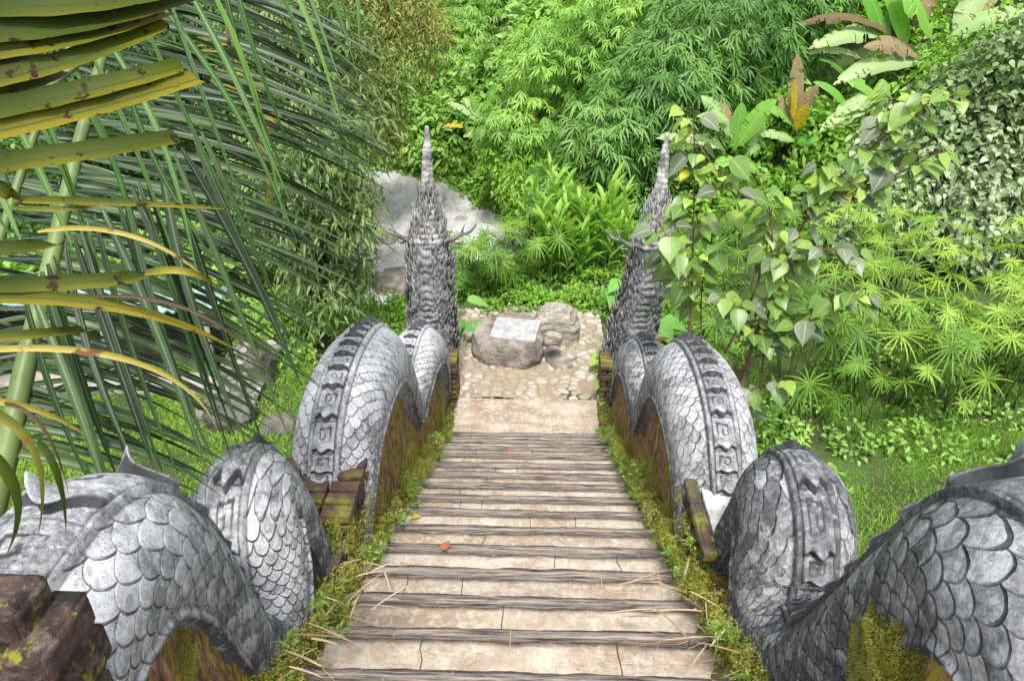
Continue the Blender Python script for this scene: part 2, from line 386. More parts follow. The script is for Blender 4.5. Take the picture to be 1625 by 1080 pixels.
# ------------------------------------------------------------------ staircase
TR = .35; RI = .17; Y0 = 6.9           # lowest step edge at y = 6.9, z = 0
SX0, SX1 = -.95, .96
def stair_z(y): return (Y0 - y) * RI / TR
t = NT('stair_concrete')
c = t.mix(t.mr(t.noise(3.2, 6, .65), .38, .62), (.30, .225, .16), (.47, .41, .34))
c = t.mix(t.mr(t.noise(1.5, 6, .7, t.coords((.7, 2.5, 1))), .50, .64, 0, .75), c, (.20, .155, .115))
c = t.mix(t.mr(t.noise(22, 5, .75), .50, .68, 0, .65), c, (.58, .555, .50))
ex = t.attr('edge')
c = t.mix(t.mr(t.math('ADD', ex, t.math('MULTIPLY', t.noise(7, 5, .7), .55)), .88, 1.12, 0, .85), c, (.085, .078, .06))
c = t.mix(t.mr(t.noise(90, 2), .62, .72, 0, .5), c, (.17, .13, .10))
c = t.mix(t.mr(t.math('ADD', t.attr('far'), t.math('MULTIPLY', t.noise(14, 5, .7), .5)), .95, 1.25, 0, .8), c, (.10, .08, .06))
c = t.mix(t.mr(t.noise(48, 5, .8), .56, .64, 0, .55), c, (.16, .12, .085))
M['tread'] = t.done(c, .9, t.bump(t.noise(45, 5, .7), .6, .012, t.bump(t.noise(6, 4), .5, .03)), .2)
t = NT('weathered_wood')
v = t.coords((.8, 16, 16)); gr = t.noise(4.5, 7, .72, v, .3); v2 = t.coords((1.1, 45, 45)); g2 = t.noise(3, 4, .7, v2)
c = t.ramp(gr, [(.34, (.022, .020, .020)), (.43, (.13, .112, .108)), (.50, (.28, .24, .21)), (.60, (.42, .36, .31))])
c = t.mix(t.mr(g2, .36, .44, .85, 0), c, (.016, .015, .015))
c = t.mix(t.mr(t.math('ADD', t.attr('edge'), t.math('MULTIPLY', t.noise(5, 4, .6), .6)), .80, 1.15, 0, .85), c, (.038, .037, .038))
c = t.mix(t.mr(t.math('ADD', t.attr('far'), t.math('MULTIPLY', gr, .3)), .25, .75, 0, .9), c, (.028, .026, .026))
M['wood'] = t.done(c, .8, t.bump(gr, .9, .02, t.bump(g2, .7, .008)), .25)

M['joint'] = m_simple('dark_joint', (.02, .016, .012), (.07, .055, .04), 30, .95, .2, 40, .002)
stair = empty('staircase', (0, 4, 1), 'long flight of tan cement steps with dark timber nosings between the two serpent balustrades', 'staircase')
def slab(x0, x1, y0, y1, z0, z1, nx, ny, amp, seed):
    """box with a finely divided, slightly uneven top and ragged long edges; 'edge' = distance to the side walls, 'far' = far edge"""
    xs = np.linspace(x0, x1, nx); ys = np.linspace(y0, y1, ny); X, Y = np.meshgrid(xs, ys, indexing='ij')
    P = np.stack([X.ravel(), Y.ravel(), np.full(X.size, seed * 3.7)], 1)
    nn = noise(P * [2, 9, 1], 1.5, seed, 4).reshape(X.shape) - .5
    Z = z1 + amp * nn
    ed = noise(np.stack([xs * 7, xs * 0 + seed, xs * 0], 1), 1, seed + 5, 4) - .5
    Y = Y + (ed[:, None] * .035) * np.linspace(0, 1, ny)[None] ** 4
    Z[:, -1] -= .012; Z[:, 0] -= .006
    V = np.stack([X, Y, Z], -1).reshape(-1, 3); F = grid_faces(nx, ny)[:, ::-1]
    lo = V.copy(); lo[:, 2] = z0; n = len(V)
    idx = np.arange(n).reshape(nx, ny)
    side = []
    for a in (idx[:, 0], idx[::-1, -1], idx[-1, :], idx[::-1, 0][:0], idx[0, ::-1]):
        for i in range(len(a) - 1): side.append((a[i], a[i + 1], a[i + 1] + n, a[i] + n))
    V = np.vstack([V, lo]); F = np.vstack([F, np.array([(d, c_, b, a) for a, b, c_, d in side])])
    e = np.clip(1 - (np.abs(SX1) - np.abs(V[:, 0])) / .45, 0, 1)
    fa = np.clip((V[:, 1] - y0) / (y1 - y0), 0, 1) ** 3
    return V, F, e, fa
for k in range(0, 27):
    ye = Y0 - k * TR; z = k * RI; yn = ye - TR
    jit = (random.random() - .5)
    bw = .060 + .014 * jit
    V, F, e, fa = slab(SX0, SX1, yn - .02, ye - bw, z - .22, z - .006, 60, 8, .014, k + 3)
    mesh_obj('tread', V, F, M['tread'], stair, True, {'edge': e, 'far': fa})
    for jx_ in rng.uniform(-.8, .8, 2 if k % 3 else 1):
        jb = MB(); P_ = np.array([[jx_ + .006 * rng.normal(), y_, z + .0015] for y_ in np.linspace(yn + .005, ye - bw - .004, 6)]); jb.add(np.vstack([P_ - [.0022, 0, 0], P_ + [.0022, 0, 0]]), [(i, i + 1, i + 7, i + 6) for i in range(5)]); jb.build('joint', M['joint'], stair)
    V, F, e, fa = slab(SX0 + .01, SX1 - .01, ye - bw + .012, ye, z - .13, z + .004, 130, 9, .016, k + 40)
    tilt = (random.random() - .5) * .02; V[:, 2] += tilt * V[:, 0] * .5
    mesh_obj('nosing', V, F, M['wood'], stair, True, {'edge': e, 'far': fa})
mb = MB(); mb.box(SX0, SX1, -6, -2.5, 4.0, 27 * RI, edge=0); o = mb.build('tread', M['tread'], stair, False)

# landing and cobbled path
V, F, e, fa = slab(-.95, .98, 6.905, 7.62, -.2, -.012, 80, 30, .02, 90)
o = mesh_obj('landing', V, F, M['tread'], None, True, {'edge': np.clip(e - .5, 0, 1)}); tag(o, kind='structure')
t = NT('cobble_stone')
cv = t.attr('cell'); ht = t.attr('hgt')
c = t.ramp(t.math('ADD', t.math('MULTIPLY', cv, .7), t.math('MULTIPLY', t.noise(18, 4), .3)), [(.1, (.27, .23, .18)), (.5, (.38, .34, .29)), (.9, (.50, .48, .44))])
c = t.mix(t.mr(ht, .10, .40, .85, 0), c, (.22, .175, .12))
c = t.mix(t.mr(t.noise(2.6, 6, .7), .44, .58, 0, .85), c, (.27, .22, .15))
M['cobble'] = t.done(c, .85, t.bump(t.noise(60, 4), .5, .008))
t = NT('dark_cobble'); ht = t.attr('hgt'); c = t.ramp(t.math('ADD', t.math('MULTIPLY', t.attr('cell'), .6), t.math('MULTIPLY', t.noise(14, 5), .5)), [(.2, (.10, .09, .08)), (.6, (.19, .18, .165)), (.95, (.34, .33, .31))])
M['cobble_dark'] = t.done(t.mix(t.mr(ht, .1, .4, .9, 0), c, (.05, .055, .03)), .9, t.bump(t.noise(50, 4), .6, .01))
def cobbles(name, x0, x1, y0, y1, zf, cell, res, seed):
    xs = np.arange(x0, x1, res); ys = np.arange(y0, y1, res); X, Y = np.meshgrid(xs, ys, indexing='ij')
    gx = X / cell; gy = Y / cell * 1.25; ix = np.floor(gx).astype(np.int64); iy = np.floor(gy).astype(np.int64)
    d1 = np.full(X.shape, 9.); d2 = d1.copy(); cid = np.zeros(X.shape)
    for a in (-1, 0, 1):
        for b in (-1, 0, 1):
            jx = ix + a; jy = iy + b
            px = jx + .98 * _h(jx, jy, jx * 0, seed); py = jy + .98 * _h(jx, jy, jx * 0, seed + 7)
            d = np.hypot(gx - px, gy - py); cc = _h(jx, jy, jx * 0, seed + 3)
            nearer = d < d1; d2 = np.where(nearer, d1, np.minimum(d2, d)); cid = np.where(nearer, cc, cid); d1 = np.where(nearer, d, d1)
    h = sstep(.10, .38, d2 - d1) * (.35 + .65 * cid)
    Z = zf(X, Y) + h * .028
    return mesh_obj(name, np.stack([X, Y, Z], -1).reshape(-1, 3), grid_faces(*X.shape)[:, ::-1], M['cobble'], None, True, {'cell': cid.ravel(), 'hgt': h.ravel()})
o = cobbles('path', -1.02, 1.05, 7.60, 9.95, lambda X, Y: -.04 + .03 * (Y - 7.6) + .03 * np.sin(X * 3 + Y * 2), .135, .012, 2); tag(o, kind='structure')

# ------------------------------------------------------------------ naga statues
def hash2(i, j, s=0): return _h(i.astype(np.int64), j.astype(np.int64), (i * 0).astype(np.int64), s)
def scales(s, tt, w, h, a_s):
    """fish scales: returns relief 0..1, groove 0..1, tone per scale; free ends point to the tail (-s)"""
    hgt = np.zeros_like(s); grv = np.ones_like(s); tone = np.full_like(s, .5); got = np.zeros(s.shape, bool)
    jb = np.floor(s / h)
    for dj in (4, 3, 2, 1):
        j = jb + dj; off = .5 * (j % 2)
        i = np.round(tt / w - off); 
        jit = (hash2(i, j, 9) - .5) * .10
        v = (tt / w - off - i) / .54
        e = (j * h - s) - a_s * (1 + jit * .6)
        q = np.where(e > 0, np.sqrt((e / (.60 * w)) ** 2 + v * v), np.abs(v)); u = np.clip((j * h - s) / (a_s + .6 * w), 0, 1)
        ok = (~got) & (q < 1)
        m = 1 - q
        hh = sstep(-.02, .22, m) * (.15 + .85 * u)
        hgt = np.where(ok, hh, hgt); grv = np.where(ok, 1 - sstep(.05, .165, m), grv)
        tone = np.where(ok, hash2(i, j, 4), tone); got |= ok
    return hgt, grv, tone

def make_naga(side, path, label, mat, r_scale=1.0, lean=0.0):
    """side -1 left, +1 right. path rows: x, y, z, radius, wet"""
    sp = spline(path, .007)
    # thin out where far away
    P = sp[:, :3]; rad = sp[:, 3] * r_scale; wet0 = sp[:, 4]
    L = np.concatenate([[0], np.cumsum(np.linalg.norm(np.diff(P, axis=0), axis=1))])
    step = np.interp(P[:, 1], [0, 2.8, 5, 8.5], [.007, .008, .011, .014])
    keep = [0]; acc = 0
    for i in range(1, len(P)):
        acc += .007
        if acc >= step[i]: keep.append(i); acc = 0
    P, rad, wet0, S = P[keep], rad[keep], wet0[keep], L[keep]
    T = np.gradient(P, axis=0); T[:, 0] = 0; T = unit(T)
    N = np.stack([0 * T[:, 0], -T[:, 2], T[:, 1]], 1)      # dorsal normal in the y-z plane
    Bx = np.array([-side, 0., 0.])                          # towards the stairs
    m = 230; th = np.linspace(-np.pi, np.pi, m)
    SS, TH = np.meshgrid(S, th, indexing='ij'); RR = np.broadcast_to(rad[:, None], SS.shape)
    tt = TH * .27
    kf = np.interp(P[:, 1], [2.0, 2.35], [1.0, 1.27]); Sk = np.concatenate([[0], np.cumsum(np.diff(S) * kf[1:])])
    girth = TH * .27 * kf[:, None]; along = np.repeat(Sk[:, None], m, 1)
    w1 = .118
    hgt, grv, tone = scales(SS, np.abs(tt) + .02, w1, .062, .105)
    band = np.abs(tt)
    # crest band: plain floor inside, bead rail at both sides
    bw_ = np.interp(P[:, 1], [1.88, 2.15], [.125, .082])[:, None]
    inb = sstep(bw_ + .010, bw_ - .002, band)
    rail = np.exp(-((band - bw_ + .008) / .0095) ** 2)
    belly = sstep(.535, .56, band)
    rim = np.exp(-((band - .545) / .016) ** 2)
    scaly = (1 - inb) * (1 - belly)
    seg = (SS % .075) / .075
    disp = .002 * hgt * scaly + rail * .016 + rim * .020 + .006 * inb
    disp += .004 * belly * np.sin(SS / .09 * np.pi) ** 2
    grooves = .9 * np.exp(-((band - bw_ - .010) / .006) ** 2) + .75 * np.exp(-((band - bw_ + .026) / .006) ** 2) + .6 * np.exp(-((band - .518) / .006) ** 2)
    grooves = np.clip(grooves + .30 * (band < bw_ - .02) * (P[:, 1] > 2.0)[:, None], 0, 1)  # crest floor painted darker to stand for the shade between fins
    # neck and head: larger flame-like scallops, knobbly middle column
    hd = np.clip((P[:, 1] - 7.62) / .2, 0, 1)[:, None] * np.ones_like(SS)
    h2, g2, t2 = scales(-SS, tt, .085, .045, .07)
    col = np.exp(-(tt / .07) ** 4)
    kn = np.abs(np.sin(SS / .085 * np.pi + 5 * np.abs(tt) + 3.5 * noise(np.stack([SS.ravel() * 5, 0 * SS.ravel(), np.abs(tt.ravel()) * 9], 1), 1, 9 + side, 2).reshape(SS.shape))) ** .7
    dispn = .020 * h2 * (1 - col) + col * (.010 + .024 * kn)
    qn = np.stack([SS.ravel() * 9, tt.ravel() * 9, 0 * SS.ravel() + side], 1)
    dispn += .030 * (noise(qn, 1.6, 5, 3).reshape(SS.shape) - .5)
    groov2 = np.clip(g2 * (1 - col) + col * (1 - kn) ** 2 * .9, 0, 1) * .9
    disp = disp * (1 - hd) + dispn * hd; grooves = grooves * (1 - hd) + groov2 * hd
    tone = tone * (1 - hd) + t2 * hd
    ell_t = 1.0 + .07 * np.cos(2 * TH) * 1.0                 # a little taller than wide
    rr = RR * ell_t + disp
    V = P[:, None] + rr[..., None] * (np.cos(TH)[..., None] * N[:, None] + np.sin(TH)[..., None] * Bx)
    V = V.reshape(-1, 3)
    V[:, 0] += .012 * (noise(V, 1.3, 4, 2) - .5)
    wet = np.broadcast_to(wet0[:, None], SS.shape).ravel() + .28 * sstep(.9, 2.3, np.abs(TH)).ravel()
    F = grid_faces(len(P), m)
    root = empty('serpent_statue', (P[0, 0], 4.0, 1.4), label, 'serpent statue', 'pair of stone naga serpents')
    body = mesh_obj('body', V, F if side > 0 else F, mat, root, True, {'dirt': np.clip(grooves, 0, 1).ravel(), 'tone': tone.ravel(), 'wet': wet, 'scaly': (scaly * (1 - hd)).ravel(), 'along': along.ravel(), 'girth': girth.ravel()})
    # crest of curled fins along the back
    def locate(s_, x_, h_):
        i = np.clip(np.searchsorted(S, s_), 1, len(S) - 1); f = (s_ - S[i - 1]) / (S[i] - S[i - 1] + 1e-9)
        p = P[i - 1] + (P[i] - P[i - 1]) * f[..., None]; n = unit(N[i - 1] + (N[i] - N[i - 1]) * f[..., None]); r_ = rad[i]
        a = x_ / (r_ + .0); rr_ = r_ * (1 + .07 * np.cos(2 * a)) + h_
        return p + rr_[..., None] * (np.cos(a)[..., None] * n + np.sin(a)[..., None] * Bx)
    VV = []; FF = []; DD = []; WW = []; nn = 0; Smax = S[np.argmax(P[:, 1] > 7.3)] if (P[:, 1] > 7.3).any() else S[-1]
    s0 = .05
    while s0 < Smax:
        yc = np.interp(s0, S, P[:, 1]); big = yc < 1.95
        Lf = .20 if big else (.084 if 2.0 < yc < 3.1 else .108)
        hw = .108 if big else .060; H = .090 if big else .042
        nu, nv = (40, 52) if big else (26, 34)
        u = np.linspace(0, 1, nu); vv = np.linspace(-1, 1, nv); U, VV_ = np.meshgrid(u, vv, indexing='ij')   # u 0 tail lip .. 1 root
        lip = (np.exp(-((U - .08) / .075) ** 2) if big else (1 - U) ** 2.4)
        wave = .62 + .38 * np.cos(VV_ * np.pi * 1.5) if not big else (.22 + .78 * np.exp(-((VV_ + .25) / .26) ** 2))
        body_h = .012 + .010 * (1 - U)
        rad_ = np.maximum(np.abs(U - .52) * 1.25, np.abs(VV_) * .55) ; ang = np.arctan2(VV_ * .6, U - .52)
        spiral = np.cos((rad_ * 26 - ang))
        hgt_ = body_h + H * lip * wave - (.0035 if big else .007) * (spiral > .5) * (rad_ < .34) * (1 - lip)
        hgt_ = hgt_ * sstep(1.0, .86, np.abs(VV_)) * sstep(1.0, .93, U) - .006 * (np.abs(VV_) > .97)
        su = s0 + Lf * (U * .97 - .10 * np.abs(VV_) ** 2 * (1 - U) * 0 + .12 * np.abs(VV_) * (1 - U)) 
        su = su - (0 if big else .022) * lip * (1 + .35 * np.cos(VV_ * np.pi * 2))
        if big: su = su - .05 * lip * np.exp(-(VV_ / .3) ** 2)
        hgt_[0] = -.004
        G = locate(su, VV_ * hw, hgt_)
        d = 1.0 * ((spiral > .5) & (rad_ < (.26 if big else .34))) * (1 - lip) + 1.0 * (U < .05) + 1.0 * sstep(.88, .97, U) + .5 * (np.abs(VV_) > .9)  # shade under lips and in fin gaps painted dark, plus dirty spiral grooves
        VV.append(G.reshape(-1, 3)); FF.append(grid_faces(nu, nv) + nn); DD.append(np.clip(d, 0, 1).ravel()); WW.append(np.clip(np.interp(su.ravel(), S, wet0), -.2, .8).ravel() * .4 + .02 - .45 * sstep(.3, .85, (lip * wave).ravel())); nn += nu * nv  # lip tops painted paler so the curls stand out
        s0 += Lf * (1.12 if not big else 1.06)
    VV = np.concatenate(VV); wetc = np.concatenate(WW)
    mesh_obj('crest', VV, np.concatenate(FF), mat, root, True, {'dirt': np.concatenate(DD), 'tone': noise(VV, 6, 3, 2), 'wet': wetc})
    # head: mane lobes, ears, antlers and the tall pointed crown
    hp = P[-1]; mh = M['naga_head']
    LB = MB()
    lo = np.where(P[:, 1] > 7.7)[0]; lo = lo[P[lo, 2] > .15]
    for i in range(lo[0], lo[-1], 3):
        for k in range(14):
            a = (rng.uniform(.30, 2.3)) * (1 if k % 2 else -1)
            c0 = P[i] + rad[i] * 1.03 * (math.cos(a) * N[i] + math.sin(a) * Bx)
            out = unit(math.cos(a) * N[i] + math.sin(a) * Bx); upv = unit(T[i] * 1.0 + out * rng.uniform(.02, .22) + rng.normal(size=3) * .12)
            ln = rng.uniform(.06, .17); sd_ = unit(np.cross(upv, out))
            cur = [c0, c0 + upv * ln * .4 + out * .006, c0 + upv * ln * .75 + out * .008, c0 + upv * ln + out * .014]
            LB.tube(cur, [.007, .010, .008, .002], 5, dirt=np.tile(np.array([1.] * 5 + [.45] * 5 + [.0] * 10), 1), tone=rng.random(), wet=.30 * rng.random())
    mane = LB.build('mane', mh, root)
    # crown spire
    tip = hp + np.array([-side * lean, .20, 1.22]); n = 90
    tt_ = np.linspace(0, 1, n); C_ = hp[None] + (tip - hp)[None] * tt_[:, None]; C_[:, 1] += -.03 * np.sin(tt_ * np.pi)
    pr = np.interp(tt_, [0, .10, .22, .34, .40, .42, .50, .8, 1], [.20, .175, .14, .11, .095, .080, .074, .050, .020])
    ringm = 1 + .05 * np.abs(np.sin(tt_ * 60)) * (tt_ < .42) + .05 * np.sin(tt_ * 130) * (tt_ >= .42)
    m2 = 40; a2 = np.arange(m2) * 2 * np.pi / m2
    Tt, Nn, Bb = frames(C_)
    AA, TTT = np.meshgrid(a2, tt_); rr2 = (pr * ringm)[:, None] * (1 + .14 * np.abs(np.sin(AA * 5 + (TTT * 22).astype(int) * .9)) * (TTT < .42) + .05 * (noise(np.stack([np.cos(AA).ravel() * 3, np.sin(AA).ravel() * 3, TTT.ravel() * 30], 1), 1, 3, 3).reshape(AA.shape) - .5))
    V = C_[:, None] + rr2[..., None] * (np.cos(AA)[..., None] * Nn[:, None] + np.sin(AA)[..., None] * Bb[:, None])
    V = V.reshape(-1, 3); F = grid_faces(n, m2, True).tolist() + [list(range((n - 1) * m2, n * m2))]
    dd = np.clip(.5 - .5 * np.abs(np.sin(TTT * 60)), 0, 1) * (TTT < .42) * 1.2 + .5 * (noise(V, 14, 2, 2) > .6).reshape(TTT.shape)
    crown = mesh_obj('crown', V, F, mh, root, True, {'dirt': np.clip(dd, 0, 1).ravel(), 'tone': noise(V, 9, 6, 2) + .15, 'wet': np.zeros(len(V))})
    LB = MB()
    for q_ in range(420):
        k = int(rng.uniform(0, .42) * n); a = rng.uniform(0, 2 * np.pi)
        out = math.cos(a) * Nn[k] + math.sin(a) * Bb[k]; c0 = C_[k] + out * pr[k] * .98; ln = rng.uniform(.11, .22) * (1 - .5 * k / n)
        upv = unit(Tt[k] + out * .03 + rng.normal(size=3) * .1)
        LB.tube([c0, c0 + upv * ln * .5 + out * .004, c0 + upv * ln + out * .004], [.007, .008, .002], 5, dirt=np.array([.9] * 5 + [.3] * 5 + [0.] * 5), tone=rng.random(), wet=.15)
    LB.build('ornament', mh, crown)
    for sx in (-1, 1):
        A = MB(); b0 = hp + np.array([sx * .17, 0, .02])
        main = spline([b0, b0 + [sx * .10, 0, -.01], b0 + [sx * .19, -.02, .05], b0 + [sx * .29, 0, .075], b0 + [sx * .37, 0, .17]], .02)
        A.tube(main, np.interp(np.linspace(0, 1, len(main)), [0, .3, 1], [.036, .026, .010]), 8, dirt=.15, tone=.5, wet=.2)
        k = len(main) // 2
        A.tube(spline([main[k], main[k] + [sx * .01, 0, .06], main[k] + [sx * .035, 0, .12]], .02), [.018, .016, .013, .011, .010, .007, .006][:len(spline([main[k], main[k] + [sx * .01, 0, .06], main[k] + [sx * .035, 0, .12]], .02))], 7, dirt=.15, tone=.4, wet=.2)
        lowt = spline([b0 + [sx * .05, 0, -.02], b0 + [sx * .14, 0, -.06], b0 + [sx * .22, 0, -.03]], .02)
        A.tube(lowt, np.linspace(.022, .007, len(lowt)), 7, dirt=.15, tone=.4, wet=.2)
        A.build('antler', mh, root)
        E = MB(); e0 = hp + np.array([sx * .22, 0, -.32])
        for a, b in ((0, 1.0), (.08, .8), (-.09, .75)):
            c0 = e0 + [0, 0, a]; E.tube([c0 - [sx * .05, 0, 0.04], c0 + [sx * .03, 0, .03], c0 + [sx * .055, 0, .09 * b], c0 + [sx * .05, 0, .15 * b]], [.05, .045, .028, .004], 6, dirt=.3, tone=.5, wet=.2)
        E.build('ear', mh, root)
        k = 0
    return root, P, rad

XL, XR = -1.12, 1.20
def mk(x, pts): return [(x + (p[4] if len(p) > 4 else 0), p[0], p[1], p[2], p[3]) for p in pts]
left_path = mk(XL, [(-.25, 2.9, .28, .5), (.20, 2.55, .26, .4), (.52, 2.82, .25, .35), (.70, 3.18, .25, .25), (.98, 3.40, .25, .22), (1.26, 3.46, .25, .2), (1.50, 3.40, .25, .25), (1.70, 3.12, .235, .40), (1.83, 2.76, .225, .60), (1.98, 2.40, .215, .85), (2.20, 2.26, .225, .7),
    (2.38, 2.42, .235, .1, -.02), (2.50, 2.70, .235, .0, -.06), (2.63, 2.68, .23, .3, -.08), (2.76, 2.38, .225, .7, -.06), (2.86, 2.00, .22, .7, -.03), (3.22, 1.80, .25, .5), (3.52, 2.00, .26, .2), (3.80, 2.24, .28, -.15),
    (4.25, 2.28, .285, -.25), (4.75, 2.15, .28, -.2), (5.10, 1.83, .27, .1), (5.35, 1.42, .26, .45), (5.62, 1.16, .25, .5), (5.95, 1.22, .25, .1, .02), (6.35, 1.26, .255, -.2, .04), (6.80, 1.08, .255, -.2, .05), (7.15, .74, .25, .1, .05), (7.36, .32, .24, .4, .03), (7.58, .04, .24, .5),
    (7.85, .10, .26, .5, -.02), (8.02, .50, .285, .5, -.01), (8.02, .95, .265, .2, -.01), (7.96, 1.35, .24, .25, -.01), (7.95, 1.65, .225, .3, .0), (7.97, 1.86, .19, .3, .01)])
right_path = mk(XR, [(-.35, 3.1, .28, .5), (.10, 2.8, .26, .5), (.42, 3.05, .25, .5), (.58, 3.40, .25, .45), (.82, 3.64, .25, .4), (1.04, 3.71, .25, .35), (1.27, 3.64, .245, .45), (1.48, 3.32, .225, .75), (1.68, 2.90, .22, .95), (1.95, 2.42, .22, .95), (2.26, 2.26, .235, .75),
    (2.48, 2.36, .265, .6, .05), (2.64, 2.57, .270, .5, .08), (2.80, 2.54, .265, .6, .10), (2.93, 2.26, .24, .9, .08), (3.08, 1.92, .235, .8, .04), (3.36, 1.78, .25, .5), (3.62, 1.96, .26, .2), (3.88, 2.15, .28, -.1),
    (4.30, 2.19, .285, -.2), (4.72, 2.07, .28, -.15), (5.08, 1.76, .27, .15), (5.35, 1.36, .26, .5), (5.62, 1.12, .25, .6), (5.95, 1.14, .25, .2), (6.35, 1.16, .255, .0), (6.80, .98, .255, .0), (7.15, .66, .25, .2), (7.36, .28, .24, .5), (7.58, .02, .24, .5),
    (7.85, .10, .26, .5), (8.02, .50, .285, .4, .05), (8.02, .95, .255, .1, .10), (7.96, 1.35, .22, .15, .15), (7.95, 1.65, .205, .2, .19), (7.97, 1.82, .18, .2, .21)])
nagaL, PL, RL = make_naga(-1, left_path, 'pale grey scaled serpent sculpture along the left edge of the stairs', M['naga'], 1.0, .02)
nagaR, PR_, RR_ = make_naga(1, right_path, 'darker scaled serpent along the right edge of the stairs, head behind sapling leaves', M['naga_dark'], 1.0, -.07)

# ------------------------------------------------------------------ balustrade walls under the serpents, brick piers
def brick_mat(name, a, b, moss, mossamt, mortar=(.07, .06, .05), vert=False):
    t = NT(name); g_ = t.new('ShaderNodeNewGeometry'); sx = t.new('ShaderNodeSeparateXYZ'); t.link(g_.outputs['Position'], sx.inputs[0])
    cb = t.new('ShaderNodeCombineXYZ'); t.link(t.math('ADD', sx.outputs['X'], sx.outputs['Y']), cb.inputs[0]); t.link(sx.outputs['Z'], cb.inputs[1])
    br = t.new('ShaderNodeTexBrick'); t.link(cb.outputs[0], br.inputs['Vector'])
    br.inputs['Scale'].default_value = 1; br.inputs['Brick Width'].default_value = .20; br.inputs['Row Height'].default_value = .065
    br.inputs['Mortar Size'].default_value = .006; br.inputs['Mortar Smooth'].default_value = .3
    br.inputs['Color1'].default_value = (*a, 1); br.inputs['Color2'].default_value = (*b, 1); br.inputs['Mortar'].default_value = (*mortar, 1)
    c = br.outputs['Color']
    c = t.mix(t.mr(t.noise(9, 5, .7), .4, .65, 0, .7), c, (.045, .035, .030))
    if vert:
        vs = t.coords((5, 11, .8)); st = t.noise(2.2, 6, .7, vs, .1)
        c = t.ramp(st, [(.30, (.07, .045, .03)), (.40, (.17, .09, .055)), (.46, (.46, .22, .14)), (.50, (.24, .16, .05)), (.58, (.38, .31, .03)), (.8, (.20, .17, .03))])
        c = t.mix(t.mr(t.noise(34, 5, .75, t.coords((1, 1, .3))), .42, .58, 0, .8), c, (.045, .03, .02))
    mv = t.coords((1, 1, .5)) if vert else t.coords()
    c = t.mix(t.mr(t.noise(3.6, 6, .7, mv), mossamt, mossamt + .16, 0, .9), c, t.mix(t.noise(20, 3), moss, (.25, .26, .03)))
    h = t.math('ADD', t.math('MULTIPLY', br.outputs['Fac'], -.0 if vert else -1.0), t.noise(18, 5, .7))
    return t.done(c, .9, t.bump(h, .9, .02))
M['wall'] = brick_mat('mossy_wall', (.24, .10, .06), (.15, .075, .055), (.13, .12, .01), .50, vert=True)
M['brick'] = brick_mat('old_dark_brick', (.15, .075, .055), (.085, .052, .044), (.17, .15, .015), .47)
M['plaster'] = m_simple('white_plaster', (.30, .29, .27), (.62, .61, .58), 14, .9, .6, 40, .01)

def wall_profile(P, rad, y):
    T = unit(np.gradient(P, axis=0)); N = np.stack([0 * T[:, 0], -T[:, 2], T[:, 1]], 1); Q = P - N * (rad * .42)[:, None]
    sel = P[:, 1] < 7.7; out = []
    for yy in y:
        k = (np.abs(Q[:, 1] - yy) < .04) & sel & (np.abs(P[:, 1] - yy) < .35)
        z_ = Q[k, 2].max() if k.any() else stair_z(yy)
        out.append(min(z_, stair_z(yy) + .10) if 2.12 < yy < 3.1 else z_)
    out = np.array(out)
    kern = np.ones(5) / 5
    return np.convolve(np.pad(out, 2, 'edge'), kern, 'valid')
def make_wall(side, x_in, x_out, P, rad, label):
    ys = np.arange(-.3, 7.66, .022); top = wall_profile(P, rad, ys)
    bot = np.maximum(stair_z(ys) - .35, -.15)
    n = 46; V = []; tt = np.linspace(0, 1, n)
    YY = np.repeat(ys[:, None], n, 1); ZZ = bot[:, None] + (top - bot)[:, None] * tt[None]
    q = np.stack([YY.ravel() * 2.2, ZZ.ravel() * .8, 0 * YY.ravel() + side], 1)
    q2 = np.stack([YY.ravel(), ZZ.ravel(), 0 * YY.ravel() + side * 3], 1)
    dx = (.05 * (noise(q, 3, 12, 4) - .5) + .018 * (noise(q2, 12, 1, 3) - .5)) * np.repeat(sstep(1, .8, tt)[None], len(ys), 0).ravel()
    XX = x_in + side * dx.reshape(YY.shape) * 1.2
    V = np.stack([XX, YY, ZZ], -1).reshape(-1, 3); F = grid_faces(len(ys), n)
    W = V.copy(); W[:, 0] = x_out; nV = len(V)
    F2 = grid_faces(len(ys), n)[:, ::-1] + nV
    idx = np.arange(nV).reshape(len(ys), n); br = []
    for a in (idx[:, -1], idx[-1, :], idx[0, :]):
        for i in range(len(a) - 1): br.append((a[i], a[i + 1], a[i + 1] + nV, a[i] + nV))
    root = empty('balustrade_wall', (side * 1.1, 3.7, 1), label, 'wall', 'pair of mossy balustrade walls')
    mesh_obj('wall_core', np.vstack([V, W]), np.vstack([F, F2, np.array(br)]), M['wall'], root, True)
    # stepped brick coping on the outer side
    mb = MB(); k = 0; y = .4
    while y < 7.2:
        z = stair_z(y + .2) + .30
        mb.box(min(side * 1.36, side * 1.62), max(side * 1.36, side * 1.62), y + .003, y + .337, z - .9 if z > .9 else -.1, z + .012 * math.sin(k * 2.3)); y += .34; k += 1
    mb.build('coping', M['brick'], root, False)
    return root
wallL = make_wall(-1, -.935, -1.40, PL, RL, 'moss-streaked wall filling the arches under the left serpent')
wallR = make_wall(1, 1.01, 1.42, PR_, RR_, 'moss-streaked wall filling the arches under the right serpent')

